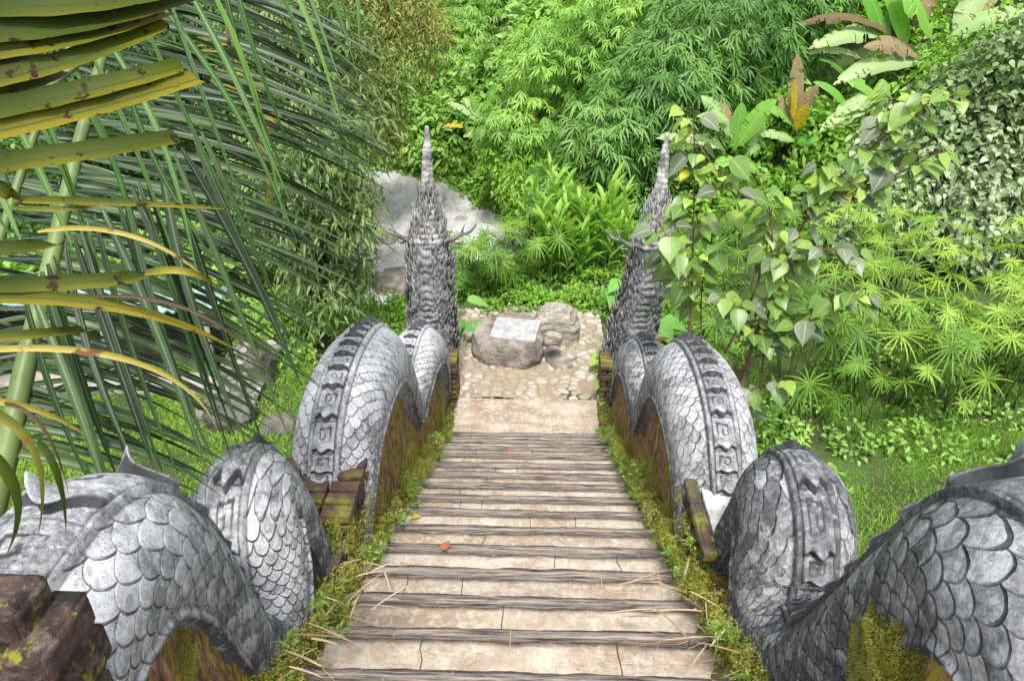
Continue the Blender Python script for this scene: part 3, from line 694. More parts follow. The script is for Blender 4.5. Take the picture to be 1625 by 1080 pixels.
def worn_box(mb, x0, x1, y0, y1, z0, z1, seed, rnd=.012, res=.022, amp=.012):
    """brick-like block with rounded, chipped faces"""
    for ax in range(3):
        for sgn in (0, 1):
            lo = [x0, y0, z0]; hi = [x1, y1, z1]; a, b = [i for i in range(3) if i != ax]
            na = max(3, int((hi[a] - lo[a]) / res)); nb = max(3, int((hi[b] - lo[b]) / res))
            A, B = np.meshgrid(np.linspace(lo[a], hi[a], na), np.linspace(lo[b], hi[b], nb), indexing='ij')
            V = np.zeros((A.size, 3)); V[:, a] = A.ravel(); V[:, b] = B.ravel(); V[:, ax] = hi[ax] if sgn else lo[ax]
            c = (np.array(lo) + hi) / 2; h_ = (np.array(hi) - lo) / 2
            d = (V - c) / h_; e = np.sort(np.abs(d), 1)[:, 1]
            dist = (1 - e) * h_.min(); pull = rnd * np.clip(1 - dist / rnd, 0, 1) ** 2
            V = V - np.sign(d) * (np.abs(d) > .98) * (pull[:, None] * .7)
            V += (noise(V + seed, 14, seed, 3)[:, None] - .5) * amp * np.sign(d) * (np.abs(d) > .98)
            F = grid_faces(na, nb)
            if (sgn == 0) ^ (ax == 1): F = F[:, ::-1]
            mb.add(V, F)
def courses(mb, x0, x1, y0, y1, z0, z1, seed, cols):
    rs = random.Random(seed); nz = int(round((z1 - z0) / .072)); rows = max(1, int(round((y1 - y0) / .105)))
    for k in range(nz):
        z = z0 + k * .072; ncol = cols + (k % 2); ww = (x1 - x0) / ncol; dd = (y1 - y0) / rows
        for i in range(ncol):
            for r_ in range(rows):
                jx = rs.uniform(-.012, .012); jy = rs.uniform(-.012, .012)
                worn_box(mb, x0 + i * ww + .004 + jx * .3, x0 + (i + 1) * ww - .004 + jx * .6, y0 + r_ * dd + .004 + jy, y0 + (r_ + 1) * dd - .004 + jy, z + .003, z + .069 + rs.uniform(-.004, .003), seed + k * 5 + i, .010, .030, .012)
def brick_stack(name, x0, x1, y0, y1, z0, z1, label, seed, cols=2, group='brick piers on the balustrades'):
    root = empty(name, ((x0 + x1) / 2, (y0 + y1) / 2, z0), label, 'brick pier', group)
    mb = MB(); courses(mb, x0, x1, y0, y1, z0, z1, seed, cols)
    mb.build('brickwork', M['brick'], root)
    return root
pL = brick_stack('brick_pier', -1.42, -.885, 3.02, 3.55, 1.45, 2.26, 'square brick pier with mossy face between humps of the left serpent', 3, 3)
mb = MB(); courses(mb, -1.40, -.90, 2.55, 3.01, 1.82, 2.11, 14, 3); mb.build('step_block', M['brick'], pL)
pR = brick_stack('brick_pier', .965, 1.56, 3.12, 3.62, 1.40, 2.08, 'brick pier topped with white-rimmed plaster between humps of the right serpent', 8, 3)
mb = MB(); courses(mb, .975, 1.5, 2.64, 3.11, 1.66, 1.95, 16, 3); mb.build('step_block', M['brick'], pR)
mb = MB(); worn_box(mb, 1.055, 1.56, 3.0, 3.52, 2.085, 2.13, 4, .01, .02, .012); mb.build('plaster_top', M['plaster'], pR)
mb = MB(); worn_box(mb, 1.05, 1.57, 3.525, 3.61, 2.083, 2.165, 5, .01, .02, .01); worn_box(mb, .965, 1.05, 2.9, 3.52, 2.083, 2.15, 6, .012, .02, .015); mb.build('rim', M['brick'], pR)
# near pier at the lower left corner of the view
t = NT('crumbling_brick')
c = t.mix(t.mr(t.noise(9, 6, .7), .40, .62), (.020, .016, .015), (.085, .05, .042)); c = t.mix(t.mr(t.noise(30, 5, .7), .5, .66, 0, .6), c, (.20, .15, .13))
c = t.mix(t.mr(t.noise(11, 5, .7), .52, .58, 0, .95), c, t.mix(t.noise(60, 3), (.12, .12, .01), (.30, .28, .03)))
M['crumble'] = t.done(c, .9, t.bump(t.noise(60, 6, .75), .9, .006, t.bump(t.noise(16, 5, .7), .8, .02)))
root = empty('brick_pier', (-1.05, .9, 2.8), 'close dark crumbling brick pier in the bottom left corner, moss in its joints', 'brick pier', 'brick piers on the balustrades')
mb = MB()
def brk(u, v, d, sx_, sy_, sz_, sd_):
    c = at_d(u, v, d); worn_box(mb, c[0] - sx_ / 2, c[0] + sx_ / 2, c[1] - sy_ / 2, c[1] + sy_ / 2, c[2] - sz_ / 2, c[2] + sz_ / 2, sd_, .011, .008, .008)
brk(-15, 965, 1.25, .16, .10, .075, 2); brk(80, 1010, 1.27, .075, .15, .075, 3); brk(-10, 1050, 1.30, .18, .20, .075, 4); brk(70, 1075, 1.36, .15, .20, .075, 5)
brk(20, 1110, 1.42, .24, .24, .08, 6); brk(20, 1170, 1.48, .28, .28, .08, 7)
mb.build('brickwork', M['crumble'], root)
# end posts
for s_, x0, x1, lab in ((-1, -.98, -.80, 'small brick end post beside the neck of the left serpent'), (1, .86, 1.02, 'small reddish brick end post beside the neck of the right serpent')):
    r_ = brick_stack('brick_post', x0, x1, 7.45, 7.85, -.1, .55, lab, 20 + s_, 1, 'end posts at the foot of the stairs')
    r_['category'] = 'post'
#__PLANTS__
# ------------------------------------------------------------------ vegetation builders
def bez(P0, P1, P2, n):
    t_ = np.linspace(0, 1, n)[:, None]; return (1 - t_) ** 2 * P0 + 2 * t_ * (1 - t_) * P1 + t_ * t_ * P2
def ribbon(lv, C_, W, up, tone, fold=.3, twist=0.0, grad=0.0):
    """leaf blade along the points C_, half widths W, folded along its midrib"""
    C_ = np.asarray(C_, float); n = len(C_); T = unit(np.gradient(C_, axis=0)); x = unit(np.cross(T, np.asarray(up, float)) + 1e-6); nz = np.cross(x, T)
    if twist:
        a = np.linspace(0, twist, n)[:, None]; x, nz = x * np.cos(a) + nz * np.sin(a), nz * np.cos(a) - x * np.sin(a)
    W = np.broadcast_to(W, (n,))[:, None]
    if grad: tone = np.clip(np.stack([np.broadcast_to(tone, (n,)) + grad, np.broadcast_to(tone, (n,)), np.broadcast_to(tone, (n,)) - grad], 1).ravel(), 0, 1)
    V = np.stack([C_ - x * W + nz * W * fold, C_, C_ + x * W + nz * W * fold], 1).reshape(-1, 3)
    F = np.concatenate([[(i * 3, i * 3 + 1, i * 3 + 4, i * 3 + 3), (i * 3 + 1, i * 3 + 2, i * 3 + 5, i * 3 + 4)] for i in range(n - 1)])
    lv.V.append(V); lv.F.append(F + lv.n); lv.T.append(np.broadcast_to(tone, (n * 3,)) if np.ndim(tone) == 0 else (tone if len(tone) == 3 * n else np.repeat(tone, 3)))
    lv.Rb.append(np.tile([0., 1., 0.], n)); lv.n += n * 3
def blob_points(blobs, n, shell=.5):
    """points in the ellipsoids, thicker towards their skins; returns point and outward direction"""
    vol = np.array([r[0] * r[1] + r[1] * r[2] + r[0] * r[2] for _, r in blobs]); k = rng.choice(len(blobs), n, p=vol / vol.sum())
    d = rand_dirs(n); rr = 1 - shell * rng.random(n) ** 1.7
    rr *= .82 + .36 * noise(d * 1.0 + k[:, None] * 5.3, 2.2, 3, 2)
    c = np.array([b[0] for b in blobs], float)[k]; r = np.array([b[1] for b in blobs], float)[k]
    return c + d * r * rr[:, None], unit(d / r), k
def clusters(lv, pts, out, per, tpl, L, W, droop, spread=.08, tone0=None, down=.2, tj=.22):
    n = len(pts); idx = np.repeat(np.arange(n), per)
    base = pts[idx] + rng.normal(size=(n * per, 3)) * spread
    d = unit(out[idx] * .6 + rand_dirs(n * per) * .9 + [0, 0, -down])
    up = unit(rng.normal(size=(n * per, 3)) * .5 + [0, -.15, 1])
    tn = (rng.random(n) if tone0 is None else tone0)[idx] * (1 - tj) + rng.random(n * per) * tj
    lv.add(tpl, base, d, up, L * rng.uniform(.7, 1.2, n * per), W * rng.uniform(.75, 1.2, n * per), tn, droop)
def limbs(mb, base, blobs, r0, wob=.15):
    base = np.array(base, float)
    top = np.mean([b[0] for b in blobs], 0); mid = base + (top - base) * .5 + [rng.normal() * wob, rng.normal() * wob, 0]
    tr = spline([base - [0, 0, .2], base + (mid - base) * .5, mid, top], .25); mb.tube(tr, np.linspace(r0, r0 * .4, len(tr)), 9)
    for c_, r_ in blobs:
        a = tr[int(len(tr) * rng.uniform(.35, .8))]; c_ = np.array(c_, float)
        for q in range(3):
            e = c_ + rand_dirs(1)[0] * np.array(r_) * .65; m_ = (a + e) / 2 + [0, 0, .15]
            pth = spline([a, m_, e], .2); mb.tube(pth, np.linspace(r0 * .38, r0 * .10, len(pth)), 6)
def tree(name, base, blobs, r0, mat, label, cat, group, n, per, tpl, L, W, droop, spread=.1, down=.3, shell=.6, bark=None):
    root = empty(name, base, label, cat, group)
    mb = MB(); limbs(mb, base, blobs, r0); mb.build('trunk', M[bark or 'bark'], root)
    lv = LV(); p, o_, k = blob_points(blobs, int(n * 1.35), shell); kp = noise(p, 1.9, 21, 3) > .42; p, o_ = p[kp], o_[kp]
    tone0 = np.clip(.5 + .9 * (noise(p, 1.1, 7, 2) - .5) + .25 * (rng.random(len(p)) - .5), 0, 1)
    clusters(lv, p, o_, per, tpl, L, W, droop, spread, tone0, down)
    lv.build('crown', mat, root); return root
def gzz(x, y): return float(gz(np.array([x]), np.array([y]))[0])

# ------------------------------------------------------------------ undergrowth on the slopes
def mounds(name, pts, rads, n_per, tpl, L, W, mat, droop=.3, flat=.65, squash=None):
    """knee-high bushes merging into one cover"""
    lv = LV()
    for (x, y), r in zip(pts, rads):
        z = gzz(x, y); n = int(n_per * r * r)
        d = rand_dirs(n); d[:, 2] = np.abs(d[:, 2]); d = unit(d)
        p = np.array([x, y, z]) + d * np.array([r, r, r * flat]) * (.82 + .3 * noise(d + x, 3, 2, 2))[:, None]
        keep = ~((np.abs(p[:, 0]) < 1.02) & (p[:, 1] < 9.75) & (p[:, 1] > 1)); p, dd = p[keep], d[keep]
        tone0 = np.clip(rng.normal(.45, .14) + .5 * (noise(p, 2.2, 9, 2) - .5), 0, 1)
        clusters(lv, p, dd, 3, tpl, L, W, droop, L * .35, tone0 * np.ones(len(p)), .1)
    o = lv.build(name, mat); return o
def scatter(n, x0, x1, y0, y1, cond):
    out = []
    while len(out) < n:
        x = rng.uniform(x0, x1); y = rng.uniform(y0, y1)
        if cond(x, y): out.append((x, y))
    return out
def hillside(x, y):
    xb = np.interp(y, XB_Y, XB_X); return x > xb + .75 and y > 11.8 and x > -1.2 * y + 14 * 0 - 30
pts = scatter(600, -16, 20, 11.8, 34, lambda x, y: hillside(x, y) and abs(x) < 3 + .62 * y)
rads = [rng.uniform(.55, 1.05) * (1 + .018 * (y - 12)) for x, y in pts]
bank = scatter(150, -7, 3.4, 12.3, 22.5, lambda x, y: -.0 < x - np.interp(y, XB_Y, XB_X) < 1.0) + scatter(60, -16, -3, 20, 26, lambda x, y: -.3 < y - np.interp(x, [-90, -12, -4.4, -1.6], [24, 23, 21.6, 19.7]) < 2.2)
bank += scatter(230, -5, 4, 12.5, 26, lambda x, y: .05 < y - np.interp(x, [-90, -12, -4.4, -1.6, .3, 1.5, 2.4, 3.2], [24, 23, 21.6, 19.7, 16.2, 14.7, 13, 12.3]) < 3.4)
pts += bank; rads += [rng.uniform(.3, .51) for _ in bank]
near = [i for i, (x, y) in enumerate(pts) if y < 20 or rads[i] < .52]; far = [i for i, (x, y) in enumerate(pts) if not (y < 20 or rads[i] < .52)]
o = mounds('hillside_undergrowth', [pts[i] for i in near], [rads[i] for i in near], 250, T_SMALL, .16, .095, M['shrub_bright'], .3, .8); tag(o, 'bright low leafy growth covering the slope beyond the river', 'undergrowth', kind='stuff')
o = mounds('far_undergrowth', [pts[i] for i in far], [rads[i] for i in far], 120, T_SMALL, .27, .15, M['shrub'], .3, .85); tag(o, 'mixed green growth covering the upper hillside', 'undergrowth', kind='stuff')
pts = scatter(260, -24, -5, 9.5, 30, lambda x, y: x < np.interp(y, [10, 14, 20, 24, 30], [-5.2, -5.8, -8.8, -14, -22]) and abs(x) < 3 + .7 * y)
o = mounds('left_bank_undergrowth', pts, [rng.uniform(.6, 1.2) for _ in pts], 110, T_SMALL, .22, .11, M['shrub'], .3, .8); tag(o, 'green growth covering the left bank behind the palm and trees', 'undergrowth', kind='stuff')
# ground cover beside the path and at the terrace edge
pts = scatter(90, -1.4, 3.2, 9.85, 12.2, lambda x, y: y < 11.4 or x > .2) + scatter(40, 1.15, 2.6, 6.4, 10, lambda x, y: True) + scatter(26, -2.6, -1.3, 7.4, 10.5, lambda x, y: True)
o = mounds('path_undergrowth', pts, [rng.uniform(.16, .34) for _ in pts], 900, T_OVAL, .058, .036, M['shrub_bright'], .2, .8); tag(o, 'low round-leaved ground cover along the cobbled path', 'undergrowth', kind='stuff')
pts = scatter(60, 2.5, 9, 6.4, 10.5, lambda x, y: True) + scatter(14, 1.9, 3.0, 5.9, 7.2, lambda x, y: True) + scatter(40, -5.2, -2.0, 8.3, 12, lambda x, y: True)
o = mounds('side_undergrowth', pts, [rng.uniform(.2, .5) for _ in pts], 420, T_OVAL, .075, .04, M['shrub'], .3, .7); tag(o, 'darker ground cover under the sedges and saplings', 'undergrowth', kind='stuff')
# lawn
lv = LV()
def lawn(n, x0, x1, y0, y1, cond, hmin, hmax):
    p = np.stack([rng.uniform(x0, x1, n), rng.uniform(y0, y1, n)], 1); p = p[cond(p[:, 0], p[:, 1])]
    k = noise(np.stack([p[:, 0], p[:, 1], 0 * p[:, 0]], 1), 1.3, 3, 3); keep = rng.random(len(p)) < sstep(.30, .48, k) * .85 + .15; p, k = p[keep], k[keep]
    z = gz(p[:, 0], p[:, 1]); n = len(p); d = unit(np.stack([rng.normal(0, .55, n), rng.normal(0, .55, n), np.ones(n)], 1))
    hgt = rng.uniform(hmin, hmax, n) * (.6 + .8 * k)
    lv.add(T_GRASS, np.column_stack([p, z - .01]), d, rand_dirs(n), hgt, .009, np.clip(.55 + 1.2 * (k - .5) + rng.normal(0, .15, n), 0, 1), .35)
lawn(90000, -8.5, -1.7, 3.4, 10.8, lambda x, y: x > -6.9 * 1.2, .07, .17)
lawn(46000, 1.7, 7, 3.8, 8.0, lambda x, y: x > 0, .06, .14)
o = lv.build('lawn_grass', M['grass']); tag(o, 'short bright green grass on the ground beside the stairs', 'grass', kind='stuff')

# ------------------------------------------------------------------ umbrella sedges
def sedge(cx, cy, n, rad, h0, h1, label, group, Lf=.24, tone=.5, k=18):
    z = gzz(cx, cy); root = empty('umbrella_sedge', (cx, cy, z), label, 'sedge', group); mb = MB(); lv = LV()
    for i in range(n):
        a = rng.uniform(0, 6.283); r = rad * math.sqrt(rng.random()); b = np.array([cx + math.cos(a) * r, cy + math.sin(a) * r, z])
        h = rng.uniform(h0, h1); top = b + [math.cos(a) * r * .55 + rng.normal() * .08, math.sin(a) * r * .55 - .08 + rng.normal() * .08, h]
        m_ = (b + top) / 2 + [0, 0, .08]; C_ = bez(b, m_, top, 5); mb.tube(C_, [.008, .007, .006, .005, .004], 4)
        kk = k + int(rng.integers(-3, 4)); ang = np.arange(kk) * 6.283 / kk + rng.random(); el = rng.uniform(.0, .45, kk)
        ax = unit(top - m_ + rng.normal(size=3) * .12); e1 = unit(np.cross(ax, [1, .3, 0])); e2 = np.cross(ax, e1)
        d = np.cos(ang)[:, None] * e1 + np.sin(ang)[:, None] * e2 + ax * el[:, None]
        s_ = rng.uniform(.55, 1.35); old = rng.random() < .12
        lv.add(T_LONG, np.repeat(top[None], kk, 0), d, np.repeat(ax[None], kk, 0), Lf * s_ * rng.uniform(.75, 1.1, kk), .017, np.clip(tone + rng.normal(0, .18) + (.35 if old else 0) + rng.normal(0, .10, kk), 0, 1), rng.uniform(.10, .60, kk))
    mb.build('stem', M['stem'], root); lv.build('leaves', M['cyperus'], root); return root
SG = 'umbrella sedges right of the stairs'
for cx, cy, n, rad, h0, h1, tone, lab in [
    (3.1, 7.1, 14, .36, .35, .8, .40, 'low dark green umbrella sedge nearest the grass behind the right serpent'),
    (4.2, 7.5, 26, .50, .5, 1.25, .50, 'dense umbrella sedge clump with fans hanging over the grass at right'),
    (5.1, 7.5, 24, .50, .5, 1.2, .55, 'umbrella sedge clump above the nearest hump of the right serpent'),
    (5.95, 7.6, 26, .55, .6, 1.3, .62, 'yellow-green umbrella sedge at the right edge of the view'),
    (3.4, 7.8, 28, .55, .8, 1.6, .45, 'tall umbrella sedge standing behind the sapling leaves'),
    (4.5, 8.0, 32, .60, .9, 1.7, .62, 'tall bright umbrella sedge in the middle of the right-hand stand'),
    (5.6, 8.2, 32, .60, .9, 1.7, .75, 'tall yellowish umbrella sedge towards the right of the stand'),
    (6.7, 8.5, 32, .65, .9, 1.7, .80, 'tall sunlit umbrella sedge in front of the grey-leaved bush'),
    (7.6, 8.3, 26, .60, .8, 1.6, .75, 'outermost tall umbrella sedge at the right of the stand'),
    (2.9, 9.3, 28, .55, 1.0, 1.9, .40, 'deep green umbrella sedge behind the right serpent head'),
    (4.0, 9.5, 32, .65, 1.1, 2.0, .60, 'umbrella sedge at the back of the stand, its long fans arching over'),
    (5.3, 9.8, 32, .65, 1.0, 1.8, .72, 'rearmost bright umbrella sedge under the grey-leaved bush'),
    (2.3, 8.2, 16, .35, .6, 1.2, .35, 'small umbrella sedge between the sapling stems')]:
    sedge(cx, cy, n, rad, h0, h1, lab, SG, .25, tone)
SG = 'umbrella sedges by the river behind the path'
for cx, cy, n, lab in [(-1.15, 10.5, 26, 'dark umbrella sedge by the river right beside the left serpent head'), (-.55, 10.75, 30, 'umbrella sedge by the river behind the flat rock'), (.1, 11.1, 26, 'umbrella sedge against the broad-leaved reeds by the river')]:
    sedge(cx, cy, n, .38, .45, .95, lab, SG, .24, .32)

# ------------------------------------------------------------------ broad-leaved reeds in the middle
def reed(cx, cy, n, rad, h0, h1, label, Lf, Wf, tone):
    z = gzz(cx, cy); root = empty('reed_clump', (cx, cy, z), label, 'reeds', 'broad-leaved reeds by the river'); mb = MB(); lv = LV()
    for i in range(n):
        a = rng.uniform(0, 6.283); r = rad * math.sqrt(rng.random()); b = np.array([cx + math.cos(a) * r, cy + math.sin(a) * r, z]); h = rng.uniform(h0, h1)
        top = b + [math.cos(a) * r * .5 + rng.normal() * .06, math.sin(a) * r * .4, h]; C_ = bez(b, (b + top) / 2 + [0, 0, .1], top, 9); mb.tube(C_, np.linspace(.012, .006, 9), 5)
        for j in range(2, 9):
            for q in range(2 if j > 3 else 1):
                an = rng.uniform(0, 6.283); el = .7 + .16 * j * rng.uniform(.6, 1.2)
                lv.add(T_LONG, C_[j][None], [[math.cos(an), math.sin(an), el]], [[-math.cos(an) * .6, -math.sin(an) * .6 , 1]], Lf * rng.uniform(.7, 1.15), Wf * rng.uniform(.8, 1.2), np.clip(tone + .05 * (j - 5) + rng.normal(0, .1), 0, 1), rng.uniform(.10, .5))
    mb.build('stem', M['stem'], root); lv.build('leaves', M['ginger'], root); return root
reed(.60, 11.2, 24, .42, .7, 1.45, 'bright broad-leaved reed clump at the centre behind the rocks', .50, .085, .55)
reed(1.2, 11.5, 20, .42, .6, 1.25, 'broad-leaved reed clump just left of the right serpent spire', .46, .075, .62)
reed(.2, 11.6, 9, .30, .9, 1.75, 'tallest thin reeds at the left of the central clump', .42, .06, .6)

# ------------------------------------------------------------------ bamboo
def bamboo(cx, cy, z0, blobs, n, label, mat, Lf=.30, Wf=.042):
    root = empty('bamboo_clump', (cx, cy, z0), label, 'bamboo', 'bamboo clumps on the river bank'); mb = MB()
    for c_, r_ in blobs:
        for q in range(5):
            e = np.array(c_) + rand_dirs(1)[0] * np.array(r_) * .75; b = np.array([cx + rng.normal() * .5, cy + rng.normal() * .35, z0 - .3])
            pth = bez(b, np.array([b[0] * .7 + e[0] * .3, b[1] * .7 + e[1] * .3, max(e[2], b[2] + 2) + .6]), e, 16); mb.tube(pth, np.linspace(.045, .008, 16), 6)
    mb.build('culm', M['culm'], root)
    lv = LV(); p, o_, k = blob_points(blobs, n, .7)
    tone0 = np.clip(.45 + 1.1 * (noise(p, 1.0, 5, 2) - .5), 0, 1)
    kk = 7; idx = np.repeat(np.arange(n), kk); sp_ = np.tile(np.linspace(-1.15, 1.15, kk), n) + rng.normal(0, .1, n * kk)
    dn = unit(o_ * np.array([.8, .8, .3]) + [0, -.25, -.75] + rng.normal(size=(n, 3)) * .35); sd_ = unit(np.cross(dn, rng.normal(size=(n, 3)) * .4 + o_ + [0, -.3, .2]))
    d = dn[idx] * np.cos(sp_)[:, None] + sd_[idx] * np.sin(sp_)[:, None]; nrm = np.cross(sd_, dn)[idx]
    sz = rng.uniform(.65, 1.25, n)[idx] * (1 - .25 * np.abs(sp_) / 1.15)
    lv.add(T_NARROW, p[idx] + rng.normal(size=(n * kk, 3)) * .02, d, nrm, Lf * sz, Wf * sz ** .5, np.clip(tone0[idx] * .8 + rng.random(n * kk) * .2, 0, 1), .15)
    lv.build('leaves', mat, root); return root
def B(u, v, y): p = at_y(u, v, y); return p
def BL(*L): return [(at_y(u, v, y), r) for u, v, y, r in L]
bamboo(2.2, 15.6, gzz(2.2, 15.6), BL((960, 210, 14.0, (1.0, 1.0, .8)), (1060, 150, 14.4, (1.4, 1.2, 1.0)), (1130, 60, 15, (1.6, 1.3, 1.1)), (900, 290, 14.2, (.7, .7, .6)), (1020, 270, 14.2, (1.1, .8, .7))), 2600, 'large dark bamboo clump drooping behind the right serpent spire', M['bamboo'])
bamboo(.3, 18.6, gzz(.3, 18.6), BL((900, 90, 17.6, (1.5, 1.2, 1.0)), (990, 30, 17.6, (1.6, 1.3, 1.1)), (820, 200, 17, (1.0, 1.0, .8))), 1700, 'bright bamboo clump left of the dark one at the top centre', M['bamboo_light'], .27, .040)
bamboo(4.8, 16.5, gzz(4.8, 16.5), BL((1200, 90, 15.6, (1.3, 1.1, 1.1)), (1230, -20, 16, (1.6, 1.2, 1.0)), (1130, 250, 14.8, (.9, .7, .9))), 1800, 'bamboo clump between the dark clump and the banana plants', M['bamboo'], .28, .04)
bamboo(-1.8, 23.5, gzz(-1.8, 23.5), BL((700, 90, 23, (1.7, 1.4, 1.3)), (770, 20, 24, (1.8, 1.4, 1.4)), (640, 0, 24, (1.5, 1.4, 1.2))), 2600, 'feathery pale bamboo far up the valley left of centre', M['bamboo_light'], .26, .030)
bamboo(7.5, 19.5, gzz(7.5, 19.5), BL((1350, 60, 18.5, (2.2, 1.5, 1.4)), (1480, 20, 18.5, (2.2, 1.5, 1.4)), (1600, 60, 18.5, (2.0, 1.5, 1.4))), 2000, 'dim bamboo behind the banana plants at the top right', M['bamboo'], .28, .04)

# ------------------------------------------------------------------ trees
tree('tree', (-2.75, 8.7, 0), BL((505, 230, 8.7, (.75, .7, .55)), (545, 330, 8.6, (.42, .5, .45)), (470, 380, 8.7, (.5, .5, .5)), (560, 430, 8.9, (.22, .4, .45)), (510, 480, 8.6, (.42, .4, .30)), (420, 300, 8.9, (.6, .6, .5))), .085, M['willow'],
     'slender dark-trunked tree with narrow hanging leaves left of the left serpent head', 'tree', 'trees left of the river', 520, 9, T_NARROW, .150, .038, .30, .10, .45, .8)
tree('tree', (-3.6, 12.0, 0), BL((530, 190, 12.5, (.75, .8, .8)), (500, 110, 12.5, (1.2, 1.0, 1.0)), (420, 200, 12.5, (1.1, 1.0, .9)), (485, 310, 12.3, (.55, .6, .6)), (455, 30, 12.5, (1.1, .9, .8))), .12, M['willow'],
     'brown-trunked leafy tree behind the slender one by the river', 'tree', 'trees left of the river', 1000, 10, T_NARROW, .18, .046, .25, .14, .35, .8)
tree('tree', (-5.2, 16.5, 0), BL((590, 60, 16.5, (1.5, 1.2, 1.2)), (500, 30, 16.5, (1.6, 1.3, 1.2)), (590, 190, 16.8, (.65, .8, .9)), (640, 20, 16.8, (1.0, .8, 1.0)), (560, 140, 16.6, (1.1, 1, .8))), .16, M['olive'],
     'olive-brown tree with yellowing leaves at the top left of centre', 'tree', 'trees left of the river', 2600, 12, T_SMALL, .12, .035, .3, .16, .2, .8)
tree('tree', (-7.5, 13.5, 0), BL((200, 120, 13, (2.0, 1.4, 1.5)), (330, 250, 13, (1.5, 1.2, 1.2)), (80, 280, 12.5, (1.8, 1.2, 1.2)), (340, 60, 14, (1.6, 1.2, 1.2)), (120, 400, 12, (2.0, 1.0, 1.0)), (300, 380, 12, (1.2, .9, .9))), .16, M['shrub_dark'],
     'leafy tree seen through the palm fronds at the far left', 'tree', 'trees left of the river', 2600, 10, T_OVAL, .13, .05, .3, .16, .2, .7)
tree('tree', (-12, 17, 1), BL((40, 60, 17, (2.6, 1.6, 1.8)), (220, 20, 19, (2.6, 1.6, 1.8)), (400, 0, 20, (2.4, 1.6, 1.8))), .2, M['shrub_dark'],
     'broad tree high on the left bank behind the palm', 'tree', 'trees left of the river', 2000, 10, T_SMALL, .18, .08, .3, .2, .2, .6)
tree('bush', (-3.1, 9.4, 0), BL((490, 520, 9.2, (.4, .4, .3)), (450, 500, 9.2, (.4, .4, .35))), .03, M['shrub_bright'],
     'light green bush at the foot of the slender tree', 'bush', None, 420, 10, T_SMALL, .085, .028, .3, .07, .2, .9)
# grey-leaved climber smothering a bush at the right
tree('bush', (7.4, 12.8, 0), BL((1480, 275, 11.6, (1.1, 1.0, 1.2)), (1590, 200, 11.8, (1.3, 1.0, 1.5)), (1400, 340, 11.3, (.75, .6, .8)), (1560, 340, 11.3, (1.3, .7, .75)), (1560, 165, 12.2, (.7, .7, .55)), (1640, 120, 12, (.9, .8, .7))), .10, M['grey_leaf'],
     'big bush smothered in dusty grey-green climbing leaves at the right edge', 'bush', None, 3300, 9, T_HEART, .092, .085, .4, .14, .25, .55)
tree('bush', (7.6, 13.3, 0), BL((1560, 115, 12.4, (.8, .7, .45)), (1630, 85, 12.4, (.8, .8, .5))), .05, M['shrub_bright'],
     'yellow-green climber leaves crowning the grey bush at the right edge', 'bush', None, 420, 9, T_SMALL, .10, .055, .4, .12, .1, .8)
# low shaded shrubs below the bamboo
for lab, bl, n in [('dark shrub in the shade under the large bamboo', BL((960, 340, 13.2, (.8, .5, .5)), (1040, 360, 13.0, (.6, .5, .5)), (890, 320, 13.4, (.6, .5, .4))), 620),
                   ('green shrub on the river bank left of the large bamboo', BL((840, 295, 15.2, (.7, .6, .55)), (810, 250, 16.8, (.7, .6, .5)), (850, 340, 14.4, (.5, .5, .45))), 700)]:
    tree('bush', tuple(np.append(bl[0][0][:2], gzz(*bl[0][0][:2]))), bl, .04, M['bamboo'] if 'dark' in lab else M['shrub_bright'], lab, 'bush', None, n, 9, T_SMALL, .11, .05, .3, .09, .2, .8)

# ------------------------------------------------------------------ bananas
def banana_leaf(lv, P0, P2, w_, tone, arch=.18, tear=.25, face=(0, -.55, .8)):
    P0 = np.array(P0); P2 = np.array(P2); Ln = np.linalg.norm(P2 - P0); P1 = (P0 + P2) / 2 + [0, 0, Ln * arch * 1.6]
    n = 84; C_ = bez(P0, P1, P2, n); b = np.linspace(0, 1, n); W = w_ * np.interp(b, [0, .06, .14, .35, .7, .9, 1], [.05, .08, .62, 1, .92, .5, .03])
    T = unit(np.gradient(C_, axis=0)); up = unit(np.array(face)); x = unit(np.cross(T, up)); nz = np.cross(x, T)
    m_ = 4; V = []; rib = []; cut = rng.random((2, n)) < tear
    for sgn, row in ((-1, 0), (1, 1)):
        sag = 0
        for i in range(n):
            if cut[row, i]: sag = rng.uniform(-.15, .30)
            for j in range(m_ + 1):
                f = j / m_; edge = 1 - (.10 * cut[row, i] * f)
                V.append(C_[i] + sgn * x[i] * W[i] * f * edge + nz[i] * (W[i] * (.22 * f - (.30 + sag) * f * f)) - np.array([0, 0, W[i] * f * f * max(0, sag)])); rib.append(1. if j == 0 else 0.)
    V = np.array(V); F = []
    for r_ in range(2):
        o_ = r_ * n * (m_ + 1)
        for i in range(n - 1):
            for j in range(m_):
                if cut[r_, i] and j >= 1 and rng.random() < .8: continue
                a = o_ + i * (m_ + 1) + j; F.append((a, a + 1, a + m_ + 2, a + m_ + 1))
    lv.V.append(V); lv.F.append(np.array(F) + lv.n); lv.T.append(np.full(len(V), tone)); lv.Rb.append(np.array(rib)); lv.n += len(V)
